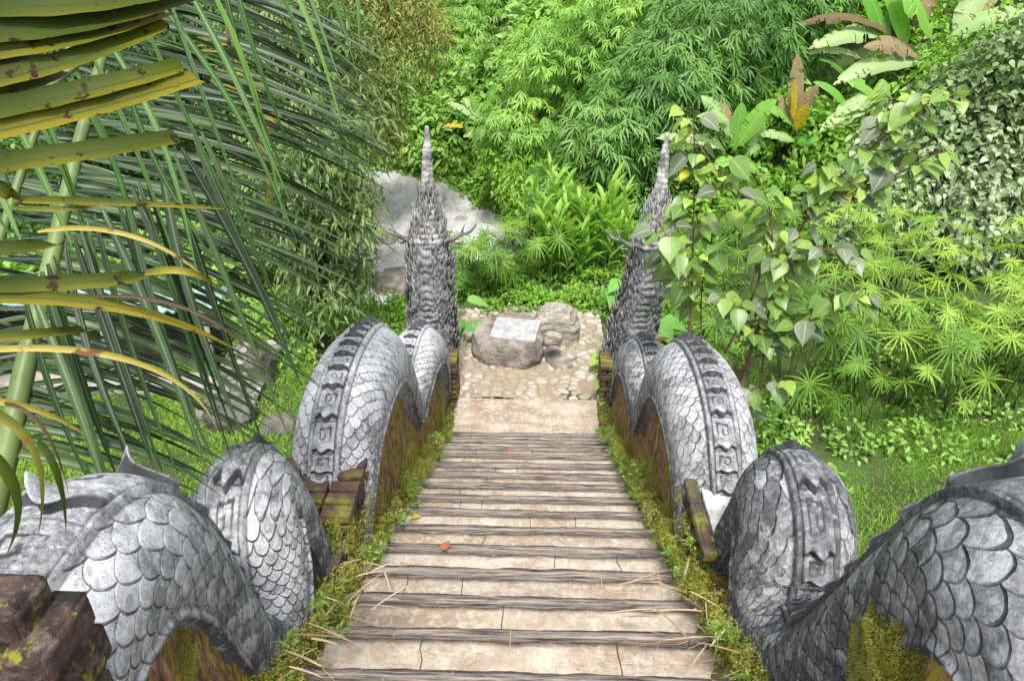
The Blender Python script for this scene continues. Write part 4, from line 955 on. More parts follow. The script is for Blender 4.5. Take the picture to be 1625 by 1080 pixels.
def banana_plant(base, crown_pt, leaves, y, label):
    """leaves: (u0, v0, u1, v1, half width px, kind, dy)"""
    root = empty('banana_plant', tuple(base), label, 'banana plant', 'banana plants on the slope'); mb = MB()
    P = spline([base, (np.array(base) + crown_pt) / 2 + [.05, 0, 0], crown_pt], .12); mb.tube(P, np.linspace(.10, .05, len(P)), 10); mb.build('stem', M['stem'], root)
    for u0, v0, u1, v1, hw, kind, dy in leaves:
        lv = LV(); d_ = y / 1.0; banana_leaf(lv, at_y(u0, v0, y), at_y(u1, v1, y + dy), hw * y * 1.03 / FPX, rng.uniform(.35, .85), .16 if abs(u1 - u0) > 30 else .05, .04 if kind == 'banana' else .12)
        lv.build('leaf', M[kind], root)
G = 'banana'; PAL = 'banana_pale'; DRY = 'dry'; YL = 'yellow'
p = at_y(1440, 120, 14.6)
banana_plant((p[0], p[1], gzz(p[0], p[1])), p, [(1410, 95, 1362, -28, 20, G, .2), (1400, 60, 1283, 78, 13, PAL, -.3), (1440, 85, 1400, -30, 17, G, .3), (1480, 70, 1425, -25, 24, G, -.2), (1515, 62, 1562, -25, 17, PAL, .2),
    (1405, 45, 1300, 72, 9, PAL, .2), (1420, 60, 1262, 40, 9, DRY, -.2), (1500, 62, 1640, 20, 14, PAL, -.4), (1462, 95, 1370, 75, 14, DRY, -.4), (1465, 100, 1322, 135, 15, PAL, -.5), (1370, 95, 1283, 86, 8, PAL, -.2), (1345, 125, 1300, 95, 7, G, -.2), (1450, 55, 1490, -35, 13, DRY, .5), (1530, 40, 1600, -20, 12, DRY, .4)], 14.6, 'largest banana plant with big bright leaves at the top right')
p = at_y(1400, 180, 13.8)
banana_plant((p[0], p[1], gzz(p[0], p[1])), p, [(1395, 150, 1325, 185, 15, PAL, -.2), (1400, 165, 1345, 130, 13, G, .1), (1385, 175, 1300, 210, 12, PAL, -.3), (1350, 180, 1290, 130, 8, G, .2), (1400, 170, 1400, 125, 12, G, .2), (1380, 190, 1310, 190, 9, PAL, -.1)], 13.8, 'low banana plant with pale leaves below the largest one')
p = at_y(1262, 235, 13.3)
banana_plant((p[0], p[1], gzz(p[0], p[1])), p, [(1260, 205, 1266, 85, 12, DRY, .1), (1259, 195, 1262, 125, 6, YL, -.15), (1262, 195, 1300, 135, 10, DRY, -.2), (1258, 200, 1215, 170, 8, G, .1), (1262, 208, 1282, 165, 9, YL, -.2), (1262, 205, 1235, 150, 8, DRY, .2), (1262, 225, 1225, 215, 10, G, -.2), (1262, 228, 1300, 222, 10, G, -.2)], 13.3, 'dying banana plant with an upright brown leaf')
p = at_y(1168, 255, 12.8)
banana_plant((p[0], p[1], gzz(p[0], p[1])), p, [(1165, 238, 1178, 162, 12, G, .1), (1168, 236, 1233, 158, 14, G, -.15), (1165, 225, 1112, 152, 12, PAL, .2), (1160, 195, 1105, 185, 9, PAL, -.2), (1165, 215, 1142, 160, 10, DRY, .3), (1190, 250, 1212, 190, 11, PAL, .2), (1150, 240, 1040, 220, 11, PAL, .2), (1200, 215, 1260, 225, 8, PAL, .0), (1120, 230, 1035, 250, 9, PAL, .4), (1168, 252, 1130, 270, 10, G, -.2), (1168, 252, 1205, 275, 10, G, -.2)], 12.8, 'banana plant with two upright fresh leaves above the right serpent')
p = at_y(762, 205, 19.5)
banana_plant((p[0], p[1], gzz(p[0], p[1])), p, [(760, 195, 708, 163, 7, PAL, .2), (763, 190, 735, 155, 6, PAL, .2), (765, 195, 746, 148, 5, G, .1), (762, 200, 690, 175, 5, G, .3), (765, 198, 785, 132, 8, G, .2), (768, 195, 808, 160, 6, PAL, .2), (738, 203, 700, 203, 4, YL, -.1), (760, 205, 735, 218, 5, PAL, -.3), (768, 200, 800, 185, 6, G, -.2)], 19.5, 'small banana plant with one yellow leaf above the left serpent spire')
p = at_y(865, 55, 21)
banana_plant((p[0], p[1], gzz(p[0], p[1])), p, [(862, 50, 802, 25, 7, PAL, .2), (865, 45, 852, 8, 8, G, .1), (860, 60, 820, 75, 6, PAL, .2), (866, 48, 880, 15, 5, G, .1), (862, 50, 825, 10, 6, G, .3)], 21, 'distant banana plant among the bamboo at the top centre')

# ------------------------------------------------------------------ taro and big-leaf ground plants
def taro(cx, cy, n, label, size=.30, mat='taro', hh=(.25, .6), grp='large-leaved plants beside the path'):
    z = gzz(cx, cy); root = empty('taro_plant', (cx, cy, z), label, 'taro plant', grp); mb = MB(); lv = LV()
    for i in range(n):
        a = rng.uniform(0, 6.283); r = rng.uniform(.05, .38); h = rng.uniform(*hh); b = np.array([cx, cy, z]); e = b + [math.cos(a) * r, math.sin(a) * r, h]
        mb.tube(bez(b, b + [0, 0, h * .8], e, 7), np.linspace(.010, .005, 7), 5)
        lv.add(T_HEART, e[None], [[math.cos(a), math.sin(a) - .3, -.15]], [[0, -.2, 1]], size * rng.uniform(.7, 1.15), size * rng.uniform(.7, 1.0), rng.uniform(.2, .95), .3)
    mb.build('stem', M['stem'], root); lv.build('leaves', M[mat], root)
taro(1.55, 9.0, 13, 'large heart-leaved taro at the bend of the path near the right post', .34)
taro(1.45, 9.9, 12, 'heart-leaved taro between the round rock and the right serpent', .32)
taro(1.15, 8.35, 16, 'small-leaved bright plant spilling over the right edge of the cobbles', .17, 'shrub_bright', (.1, .35))
taro(1.12, 7.85, 14, 'small bright plant beside the right end post', .15, 'shrub_bright', (.08, .3))
taro(-.98, 9.1, 9, 'taro with one flat pale leaf beside the left serpent neck', .26)
taro(1.9, 7.4, 10, 'dark taro behind the last hump of the right serpent', .30, 'taro', (.3, .8))

# ------------------------------------------------------------------ sapling with large dusty leaves
root = empty('sapling', tuple(at_z(1180, 660, 0)), 'young tree with red-brown stems and large dusty heart-shaped leaves behind the right serpent', 'sapling')
mb = MB(); lg = LV(); lo = LV(); yl = LV(); tips = []
def stem(pp, r0, r1, lf=(8, 0), m_=None):
    lf = (int(lf[0] * 1.9), lf[1])
    P = spline([at_y(u, v, y) for u, v, y in pp], .03); mb.tube(P, np.linspace(r0, r1, len(P)), 7)
    n, st = lf; k0 = int(len(P) * st)
    for i in range(n):
        k = min(len(P) - 1, int(k0 + (len(P) - 1 - k0) * ((i + rng.random()) / n))); f = (k - k0) / max(1, len(P) - k0)
        a = rng.uniform(0, 6.283); pet = rng.uniform(.06, .16); e = P[k] + np.array([math.cos(a) * pet, math.sin(a) * pet * .8, rng.uniform(-.04, .06)])
        mb.tube(bez(P[k], (P[k] + e) / 2 + [0, 0, .02], e, 4), [.003, .0025, .002, .002], 4)
        young = rng.random() < .25 + .6 * f * (pp[-1][1] < 300); sz = rng.uniform(.11, .20) * (.75 if young else 1.1)
        lv = lg if (young or rng.random() < .74) else lo; sz *= .88
        if rng.random() < .012: lv = yl; sz = .09
        lv.add(T_HEART, e[None], [[math.cos(a), math.sin(a) * .8 - .15, rng.uniform(-.9, .15)]], [[rng.normal() * .3, -.45, 1]], sz, sz * rng.uniform(.78, .98), np.clip((.65 if young else .25) + rng.normal(0, .15), 0, 1), rng.uniform(.1, .4), rng.uniform(0, .12))
stem([(1170, 655, 5.9), (1190, 560, 6.1), (1240, 430, 6.2), (1290, 330, 6.2), (1360, 255, 6.1), (1440, 185, 6.0)], .020, .006, (26, .35))
stem([(1305, 318, 6.2), (1370, 300, 6.1), (1440, 268, 6.0), (1500, 235, 5.9)], .010, .004, (20, .15))
stem([(1097, 600, 6.0), (1096, 500, 6.1), (1100, 380, 6.15), (1102, 260, 6.15), (1100, 165, 6.1)], .011, .004, (30, .30))
stem([(1115, 590, 6.2), (1113, 470, 6.3), (1128, 380, 6.3), (1150, 330, 6.3)], .009, .003, (14, .35))
stem([(1205, 640, 5.95), (1214, 540, 6.0), (1226, 440, 6.0), (1222, 340, 6.0), (1200, 270, 6.0)], .010, .004, (24, .25))
stem([(1150, 560, 6.0), (1190, 480, 6.1), (1215, 400, 6.2), (1225, 330, 6.2)], .012, .004, (14, .3))
stem([(1220, 560, 6.0), (1270, 520, 5.8), (1330, 480, 5.7), (1370, 470, 5.6)], .008, .003, (20, .2))
stem([(1290, 335, 6.2), (1310, 290, 6.2), (1312, 250, 6.2)], .006, .003, (9, .2))
stem([(1430, 195, 6.0), (1480, 160, 5.9), (1530, 150, 5.8)], .006, .003, (14, .1))
stem([(1410, 215, 6.0), (1420, 170, 6.1), (1405, 150, 6.1)], .006, .003, (9, .1))
stem([(1102, 220, 6.1), (1160, 300, 5.9), (1200, 330, 5.8)], .004, .003, (6, .3))
stem([(1100, 480, 6.0), (1070, 400, 5.8), (1045, 350, 5.7)], .004, .003, (13, .3))
stem([(1170, 650, 5.9), (1190, 620, 5.7), (1240, 600, 5.5)], .008, .003, (12, .1))
stem([(1230, 420, 6.0), (1300, 400, 5.8), (1350, 400, 5.7)], .006, .003, (16, .1))
stem([(1214, 540, 6.0), (1180, 500, 5.8), (1150, 470, 5.8)], .006, .003, (12, .1))
mb.build('stem', M['bark_red'], root); lg.build('young_leaves', M['sapling'], root); lo.build('dusty_leaves', M['sapling_grey'], root); yl.build('yellow_leaves', M['yellow'], root)

# ------------------------------------------------------------------ rocks
def rock(name, c, r, seed, mat, label, cat='rock', flat=0, group=None, rot=0, lay=0):
    n, m_ = 46, 80; ph = np.linspace(.02, np.pi - .02, n); th = np.linspace(0, 2 * np.pi, m_, endpoint=False); P_, T_ = np.meshgrid(ph, th, indexing='ij')
    d = np.stack([np.sin(P_) * np.cos(T_), np.sin(P_) * np.sin(T_), np.cos(P_)], -1).reshape(-1, 3)
    d = np.sign(d) * np.abs(d) ** .75
    k = 1 + .50 * (noise(d + seed, 1.3, seed, 5) - .5) + .16 * (noise(d + seed, 6, seed, 3) - .5)
    V = d * np.array(r) * k[:, None]
    if flat: V[:, 2] = np.minimum(V[:, 2], flat * r[2] + .02 * (noise(V, 8, 2, 2) - .5))
    if lay: V[:, :2] *= (1 + .03 * np.sign(np.sin(V[:, 2:3] * lay)))
    cr, sr = math.cos(rot), math.sin(rot); V = V @ np.array([[cr, sr, 0], [-sr, cr, 0], [0, 0, 1]]) + np.array(c)
    F = grid_faces(n, m_, True).tolist() + [list(range((n - 1) * m_, n * m_)), list(range(m_))[::-1]]
    root = mesh_obj(name, V, F, mat, None, True); return tag(root, label, cat, group)
M['rock'] = m_simple('grey_brown_rock', (.13, .115, .10), (.36, .32, .28), 5, .9, 1.0, 22, .04)
M['rock_tan'] = m_simple('tan_rock', (.20, .175, .14), (.48, .45, .40), 7, .9, 1.0, 20, .04, (1, 1, 3))
M['rock_dark'] = m_simple('dark_rock', (.05, .05, .045), (.16, .15, .13), 5, .85, .8, 14, .04)
M['slab'] = m_simple('pale_slab', (.26, .26, .26), (.44, .44, .45), 9, .6, .3, 30, .006)
c0 = at_z(806, 545, .18); rock('boulder', (c0[0], c0[1] + .20, .065), (.47, .48, .40), 3, M['rock'], 'grey flat-topped boulder carrying a pale slab at the end of the cobbled path', flat=.62)
c0 = at_z(880, 508, .38); rock('boulder', (c0[0] + .02, c0[1] + .22, .12), (.32, .28, .38), 7, M['rock_tan'], 'rounded tan boulder with layered top behind the pale slab', lay=60)
c0 = at_z(885, 560, .05); rock('boulder', (c0[0] + .06, c0[1] + .06, -.07), (.24, .30, .13), 12, M['rock'], 'low worn boulder sunk in the cobbles right of the path end', flat=.6)
c0 = at_z(878, 527, .38); rock('stone', (c0[0], c0[1] - .08, .34), (.12, .09, .08), 15, M['rock_tan'], 'small ochre stone between the pale slab and the round boulder', 'stone')
q = [at_z(778, 512, .34), at_z(838, 510, .34), at_z(858, 534, .34), at_z(798, 537, .34)]
cx = sum(p[0] for p in q) / 4; cy = sum(p[1] for p in q) / 4
me_ = MB(); worn_box(me_, -.30, .30, -.24, .24, 0, .05, 3, .008, .012, .005); worn_box(me_, -.26, .26, -.20, .20, .045, .056, 5, .006, .015, .003)
V = np.concatenate(me_.V); V = V @ np.array([[math.cos(-.16), math.sin(-.16), 0], [-math.sin(-.16), math.cos(-.16), 0], [0, 0, 1]]); V[:, 2] += V[:, 1] * .10
o = mesh_obj('stone_slab', V + [cx, cy, .315], me_.F, M['slab']); tag(o, 'pale square slab lying tilted on the flat-topped boulder', 'slab')
for i, (u, v, r_, lab) in enumerate([(632, 450, (.45, .4, .34), 'grey boulder in the river beside the left serpent neck'), (645, 330, (.6, .13, .12), 'dark driftwood-coloured rock at the top of the rapids'), (748, 350, (.45, .3, .16), 'tan rock at the right bank of the rapids'), (600, 380, (.5, .4, .3), 'small wet rock at the left of the rapids')]):
    c0 = at_z(u, v, -1.45); rock('river_rock', (c0[0], c0[1], -1.5), r_, 21 + i, M['rock'] if i != 2 else M['rock_tan'], lab, 'rock')
c0 = at_z(352, 655, .1); rock('boulder', (c0[0] + .1, c0[1], .05), (.28, .25, .20), 31, M['rock_dark'], 'dark weathered boulder on the lawn left of the serpents')
c0 = at_z(405, 600, .2); rock('boulder', (c0[0], c0[1] + .2, .1), (.16, .16, .42), 33, M['rock_dark'], 'upright mossy stone beside the cobbled bank on the left')
c0 = at_z(440, 665, .1); rock('boulder', (c0[0], c0[1], -.05), (.22, .2, .15), 35, M['rock_dark'], 'low brown stone just behind the left serpent hump')
o = cobbles('cobbled_bank', -3.8, -3.15, 7.0, 8.5, lambda X, Y: .02 + .14 * (Y - 7.0), .13, .016, 6); tag(o, kind='structure'); o.data.materials[0] = M['cobble_dark']

# ------------------------------------------------------------------ low shed
t = NT('teal_sheet'); c = t.mix(t.mr(t.noise(4, 5, .7), .42, .6), (.16, .30, .29), (.36, .50, .47)); c = t.mix(t.mr(t.noise(9, 5, .7), .55, .66, 0, .8), c, (.12, .10, .08)); M['teal'] = t.done(c, .5, t.bump(t.noise(20, 3), .2, .01))
M['ledge'] = m_simple('old_concrete', (.20, .17, .14), (.38, .34, .28), 5, .9, .5, 30, .01)
M['darkwood'] = m_simple('dark_boards', (.018, .016, .015), (.06, .05, .045), 5, .9, .5, 20, .01)
root = empty('shed', (-6, 8.3, 0), 'low dark shed with a patchy teal sheet roof behind the palm fronds', 'shed')
xs = np.linspace(-9.5, -3.75, 260); ys = np.array([7.95, 8.2, 8.5]); X, Y = np.meshgrid(xs, ys, indexing='ij'); Z = .92 + (Y - 7.95) * .12 + .018 * np.sin(X * 2 * np.pi / .12)
V = np.stack([X, Y, Z], -1).reshape(-1, 3); F = grid_faces(*X.shape)[:, ::-1]; n_ = len(V); V = np.vstack([V, V - [0, 0, .015]]); F = np.vstack([F, F[:, ::-1] + n_])
mesh_obj('roof', V, F, M['teal'], root)
mb = MB(); mb.box(-9.4, -3.9, 8.3, 8.4, 0, .95); mb.box(-3.98, -3.90, 8.05, 8.29, .1, .9); mb.build('wall', M['darkwood'], root, False)
for x in (-3.9, -5.2, -6.8, -8.0):
    mb = MB(); mb.tube([(x, 8.02, .1), (x, 8.02, .5), (x + .01, 8.02, .93)], .035, 8); mb.build('post', M['ledge'], root)
mb = MB(); worn_box(mb, -9.4, -3.8, 7.55, 7.95, -.2, .10, 4, .02, .05, .02); mb.build('ledge', M['ledge'], root)

# ------------------------------------------------------------------ palm fronds at the left
def D(u, v, d): return at_d(u, v, d)
def frond(name, label, rach, r0, r1, n, tipR, hwid, mat, group, side_up=(0, -.4, 1), jit=16, tb=0., te=1., sag=.10, tone=.45, rows=12):
    """rach: (u, v, depth) points of the midrib; tipR: (t, u, v, depth) where the leaflets end"""
    pr = [D(*p) for p in rach]; root = empty(name, tuple(pr[0]), label, 'palm frond', group)
    P = spline(pr, .03)
    if r0 > 0: mb = MB(); mb.tube(P, np.linspace(r0, r1, len(P)), 9); mb.build('midrib', M['rachis'], root)
    ts = [q[0] for q in tipR]; lv = LV()
    for i in range(n):
        f = tb + (te - tb) * (i + .5 + rng.uniform(-.3, .3)) / n; b = P[int(f * (len(P) - 1))]
        g_ = f + rng.normal() * .012; u = np.interp(g_, ts, [q[1] for q in tipR]) + rng.normal() * jit; v = np.interp(g_, ts, [q[2] for q in tipR]) + rng.normal() * jit; d = np.interp(g_, ts, [q[3] for q in tipR]) + rng.normal() * .08
        e = D(u, v, d); Ln = np.linalg.norm(e - b); m_ = (b + e) / 2 + [0, 0, Ln * sag * rng.uniform(.5, 1.4)]
        C_ = bez(b, m_, e, rows); bb = np.linspace(0, 1, rows); C_ = C_ - np.array([0, 0, 1.]) * (Ln * abs(rng.normal(0, .09)) * bb ** 3)[:, None] + _rt * (Ln * rng.normal(0, .03) * np.sin(bb * 3.1))[:, None]; W = hwid * rng.uniform(.8, 1.15) * np.interp(bb, [0, .08, .3, .6, .85, 1], [.35, .75, 1, .85, .45, .04])
        ribbon(lv, C_, W, np.array(side_up) + rng.normal(size=3) * .25, np.clip(tone + rng.normal(0, .26), 0, 1), rng.uniform(.35, .75), rng.normal() * .6)
    lv.build('leaflets', mat, root); return root
GP = 'palm fronds hanging in from the left'
RF = [(-25, 860, 2.6), (10, 720, 2.65), (45, 560, 2.75), (85, 400, 2.9), (125, 230, 3.05), (165, 80, 3.2), (200, -80, 3.35)]
TF = [(0, 180, 800, 2.9), (.12, 300, 800, 2.9), (.28, 420, 690, 3.0), (.42, 500, 560, 3.1), (.55, 560, 420, 3.2), (.66, 590, 290, 3.3), (.78, 615, 215, 3.4), (.9, 610, 140, 3.4), (1, 600, 60, 3.4)]
frond('palm_frond', 'large dark blue-green frond with a thick pale midrib rising along the left edge', RF, .044, .014, 68, TF, .0175, M['palm'], GP, te=1., tb=.12)
frond('palm_frond', 'shaded blue-green frond filling in behind the thick pale midrib', [(-120, 760, 3.3), (-60, 560, 3.4), (0, 380, 3.5), (60, 200, 3.6), (130, 30, 3.7), (200, -120, 3.8)], .03, .01, 46,
      [(0, 200, 640, 3.6), (.25, 330, 520, 3.6), (.45, 430, 430, 3.7), (.6, 520, 330, 3.8), (.75, 560, 250, 3.8), (.9, 590, 170, 3.9), (1, 560, 90, 3.9)], .017, M['palm'], GP, tone=.22, jit=22)
frond('palm_frond', 'dark frond with leaflets lying nearly level across the hut roof', [(-220, 520, 3.5), (-150, 400, 3.6), (-100, 280, 3.7), (-40, 120, 3.8)], .03, .01, 36,
      [(0, 120, 640, 3.8), (.2, 270, 560, 3.8), (.45, 340, 440, 3.9), (.7, 420, 330, 4.0), (1, 470, 200, 4.0)], .018, M['palm'], GP, tone=.25, jit=24, sag=.06)
frond('palm_frond', 'frond of downward hanging leaflets crossing in front of the hut', [(40, 470, 2.5), (90, 400, 2.55), (150, 340, 2.6), (230, 280, 2.7), (330, 200, 2.8)], 0, 0, 22,
      [(0, 150, 800, 2.6), (.15, 190, 780, 2.6), (.35, 258, 740, 2.6), (.55, 345, 740, 2.7), (.75, 400, 700, 2.8), (.9, 440, 600, 2.9), (1, 470, 480, 2.9)], .0155, M['palm'], GP, tone=.36, jit=14, sag=.03)
frond('palm_frond', 'fresh bright green frond with leaflets slanting down from the top edge', [(-60, 260, 2.1), (40, 170, 2.15), (150, 80, 2.2), (270, -10, 2.25), (420, -110, 2.3), (560, -200, 2.35)], .012, .006, 25,
      [(0, 20, 390, 2.2), (.12, 80, 400, 2.2), (.25, 190, 400, 2.25), (.4, 330, 420, 2.3), (.5, 440, 390, 2.35), (.6, 470, 320, 2.4), (.7, 492, 240, 2.4), (.8, 545, 130, 2.4), (.9, 570, 60, 2.4), (1, 640, 20, 2.4)], .0100, M['palm_bright'], GP, tone=.5, jit=12, sag=.06)
frond('palm_frond', 'small distant frond with yellowing tips behind the dark leaflets', [(300, 60, 4.6), (340, 130, 4.6), (380, 190, 4.6), (425, 250, 4.6)], .010, .004, 44,
      [(0, 390, 60, 4.7), (.3, 430, 130, 4.7), (.6, 450, 230, 4.7), (1, 430, 330, 4.7)], .011, M['palm_tipyellow'], GP, tone=.4, jit=8, sag=.05)
# the near frond: broad torn leaflets coming in close to the viewer
root = empty('palm_frond', tuple(D(-150, 200, 1.05)), 'close yellow-green frond with broad torn leaflets at the top left', 'palm frond', GP)
mb = MB(); mb.tube(spline([D(-190, -120, 1.0), D(-170, 150, 1.03), D(-160, 400, 1.07), D(-165, 700, 1.12)], .03), .014, 9); mb.build('midrib', M['rachis'], root)
YLW = 'palm_tipyellow'; PY = 'palm_yellow'
for u0, v0, um, vm, u1, v1, w_, k, blunt, tn in [
    (-170, -10, 80, 10, 330, -30, 26, PY, 1, .35), (-170, 45, 60, 48, 300, -5, 24, PY, 1, .3), (-170, 92, 60, 72, 262, 20, 22, PY, 1, .6), (-170, 118, 0, 96, 113, 62, 17, PY, 1, .35), (-170, 150, 60, 112, 268, 38, 20, PY, 1, .55),
    (-170, 172, 0, 148, 110, 116, 17, PY, 1, .55), (-170, 205, 80, 158, 290, 106, 21, PY, 1, .5), (-170, 240, 80, 190, 312, 126, 20, PY, 1, .75), (-170, 285, 80, 250, 286, 219, 19, PY, 1, .45), (20, 318, 200, 322, 372, 333, 7, 'palm_yellow', 0, .7),
    (-170, 410, 0, 396, 100, 388, 13, PY, 1, .45), (-170, 455, 100, 450, 235, 436, 14, PY, 1, .5), (230, 434, 300, 432, 350, 460, 9, YLW, 0, .4), (-170, 485, 140, 480, 372, 553, 12, PY, 0, .85), (-170, 550, 0, 535, 135, 523, 9, PY, 1, .55),
    (-170, 575, 180, 565, 345, 682, 8, YLW, 0, .75), (60, 368, 220, 378, 348, 462, 6, YLW, 0, .9), (-170, 640, 20, 640, 155, 705, 9, YLW, 0, .6), (-170, 270, 0, 300, 20, 345, 14, PY, 0, .6), (-120, 640, 40, 690, 60, 850, 12, YLW, 0, .1), (-100, 680, 20, 760, 10, 880, 12, 'palm_yellow', 0, .2), (20, 330, 130, 330, 190, 318, 6, YLW, 0, .1), (60, 700, 95, 760, 105, 850, 7, 'palm_yellow', 0, .1), (0, 640, 70, 680, 110, 790, 5, 'dry', 0, .1), (360, 45, 366, 75, 372, 104, 5, 'dry', 0, .0), (150, 470, 330, 505, 440, 620, 4, 'dry', 0, .1)]:
    P0, P1, P2 = D(u0, v0, 1.04), D(um, vm, 1.04), D(u1, v1, 1.12); n = 40; C_ = bez(P0, 2 * P1 - (P0 + P2) / 2, P2, n); bb = np.linspace(0, 1, n)
    W = w_ * (.98 if k == PY else .72) / FPX * (np.interp(bb, [0, .1, .5, .97, 1], [.5, .9, 1, .86, .80]) if blunt else np.interp(bb, [0, .1, .5, .8, 1], [.5, 1, .95, .5, .03])) * (1 + .04 * np.sin(bb * 40))
    lv = LV(); ribbon(lv, C_, W, (0, -.75, .6), np.clip(tn - .20 + .22 * bb + .1 * np.sin(bb * 9 + u1), 0, 1), .42, 0, -.22); o = lv.build('leaflet', M[k], root)
    if blunt and len(lv.V[0]) > 3:
        me2 = o.data; q_ = me2.vertices[-1].co; T_ = unit(C_[-1] - C_[-4])
        me2.vertices[-3].co = Vector(np.array(me2.vertices[-3].co) - T_ * rng.uniform(-.01, .02)); me2.vertices[-1].co = Vector(np.array(me2.vertices[-1].co) - T_ * rng.uniform(-.01, .02))

# ------------------------------------------------------------------ moss and weeds on the walls
def verge(side, x_wall, x_in, label):
    ys = np.arange(.9, 7.62, .016); n_ = 26; f = np.linspace(0, 1, n_)
    YY = np.repeat(ys[:, None], n_, 1); FF_ = np.repeat(f[None], len(ys), 0)
    q = np.stack([YY.ravel(), FF_.ravel() * .3, 0 * YY.ravel() + side], 1)
    wv = (noise(q * [1, 0, 1], 2.6, 31, 3).reshape(YY.shape) - .5); b = (noise(q, 14, 33, 4).reshape(YY.shape) - .5)
    XX = x_wall + (x_in - side * wv * .10 - x_wall) * FF_; hh = (.03 + .10 * sstep(.35, .75, noise(q * [1, 0, 1], 1.4, 35, 3).reshape(YY.shape))) * (1 - FF_) ** .8
    base = np.where(YY < 6.9, stair_z(YY) - .10 * FF_ - .02, -.02); kz = np.floor((Y0 - YY) / TR) * RI; base = np.maximum(base, np.where(YY < 6.9, kz - .02, -.02) * 1.0) * 1.0
    ZZ = base + hh + b * .045 * (1 - FF_ * .5); ZZ[:, -1] -= .05
    V = np.stack([XX, YY, ZZ], -1).reshape(-1, 3); F = grid_faces(len(ys), n_); o = mesh_obj('moss_verge', V, F if side > 0 else F[:, ::-1], M['verge']); return tag(o, label, 'moss', kind='stuff')
t = NT('mossy_soil'); c = t.mix(t.mr(t.noise(9, 6, .7), .42, .56), (.050, .036, .022), (.15, .145, .016)); c = t.mix(t.mr(t.noise(24, 6, .75), .50, .62, 0, .8), c, (.28, .29, .05)); c = t.mix(t.mr(t.noise(5, 4), .56, .66, 0, .7), c, (.12, .075, .05))
M['verge'] = t.done(c, .95, t.bump(t.noise(90, 5, .8), 1.0, .012, t.bump(t.noise(25, 5, .7), 1.0, .02)))
verge(-1, -.93, -.80, 'mossy earth bank along the left ends of the steps'); verge(1, 1.0, .86, 'mossy earth bank along the right ends of the steps')
lv = LV(); 
for side, xi in ((-1, -.935), (1, 1.01)):
    n = 60000; y = rng.uniform(.8, 7.6, n); f = rng.random(n) ** 1.5
    top = wall_profile(PL if side < 0 else PR_, RL if side < 0 else RR_, np.arange(-.3, 7.7, .05)); tp = np.interp(y, np.arange(-.3, 7.7, .05), top)
    z = stair_z(y) + (tp - stair_z(y)) * f; P = np.stack([np.full(n, xi) - side * 0.0, y, z], 1)
    dens = noise(P * [1, 1, .6], 2.6, 4 + side, 3) + .30 * (1 - f); keep = (dens > .74) & (z > stair_z(y) - .05); P = P[keep]; n2 = len(P)
    P[:, 0] += -side * rng.uniform(-.01, .035, n2)
    d = unit(np.stack([-side * rng.uniform(.3, 1, n2), rng.normal(0, .5, n2), rng.normal(-.1, .6, n2)], 1))
    lv.add(T_GRASS, P, d, rand_dirs(n2), rng.uniform(.007, .018, n2), .0045, np.clip(noise(P, 5, 3, 2) * 1.3 - .15 + rng.normal(0, .12, n2), 0, 1), .3)
    # heaps of moss where wall meets step
    for k in range(230):
        yy = rng.uniform(1.0, 7.5); zz = stair_z(yy) + rng.uniform(.0, .08); r_ = rng.uniform(.025, .07); m_ = 130
        dd = rand_dirs(m_); p = np.array([xi - side * rng.uniform(.0, .13), yy, zz]) + dd * r_ * [.6, 1, 1]
        lv.add(T_GRASS, p, dd + rng.normal(size=(m_, 3)) * .4, rand_dirs(m_), rng.uniform(.008, .020, m_), .0045, np.clip(rng.normal(.55, .25) + rng.normal(0, .1, m_), 0, 1), .3)
# moss crowns on piers and in the arches
t = NT('moss_bed'); c = t.mix(t.mr(t.noise(26, 6, .75), .40, .60), (.055, .050, .008), (.21, .19, .018)); c = t.mix(t.mr(t.noise(70, 4, .7), .5, .62, 0, .6), c, (.36, .36, .07)); M['moss_bed'] = t.done(c, .95, t.bump(t.noise(130, 5, .8), 1.0, .012, t.bump(t.noise(30, 5, .7), 1.0, .02)))
for c0, r_ in (((1.03, 1.33, 3.30), (.055, .19, .24)), ((-.965, 1.47, 3.10), (.03, .07, .20))):
    n_, m__ = 90, 130; ph = np.linspace(.02, np.pi - .02, n_); th = np.linspace(0, 2 * np.pi, m__, endpoint=False); P_, T_ = np.meshgrid(ph, th, indexing='ij')
    d = np.stack([np.sin(P_) * np.cos(T_), np.sin(P_) * np.sin(T_), np.cos(P_)], -1).reshape(-1, 3); V = np.array(c0) + d * np.array(r_) * (.8 + .45 * noise(d * 2 + c0, 1.6, 3, 3) + .22 * (noise(d + c0, 14, 5, 3) - .5))[:, None]
    o = mesh_obj('moss_cushion', V, grid_faces(n_, m__, True).tolist(), M['moss_bed']); tag(o, 'golden-green moss cushion under the nearest hump of the %s serpent' % ('right' if c0[0] > 0 else 'left'), 'moss', kind='stuff')
for c0, r_, m_ in [(np.array([1.00, 1.32, 3.36]), (.05, .15, .17), 26000), (np.array([1.0, 1.36, 3.22]), (.03, .18, .19), 16000), (np.array([-.94, 1.46, 3.14]), (.025, .06, .16), 9000)]:
    dd = rand_dirs(m_); p = np.array(c0) + dd * np.array(r_) * (.35 + .7 * noise(dd * 2 + c0, 1.5, 3, 3)[:, None] + .25 * rng.random((m_, 1))); k_ = noise(p, 11, 8, 3) > .40; p, dd = p[k_], dd[k_]; m_ = len(p)
    lv.add(T_GRASS, p, dd + rng.normal(size=(m_, 3)) * .5, rand_dirs(m_), rng.uniform(.003, .008, m_), .0022, np.clip(.25 + 1.1 * (noise(p, 16, 5, 2) - .3) + rng.normal(0, .15, m_), 0, 1), .2)
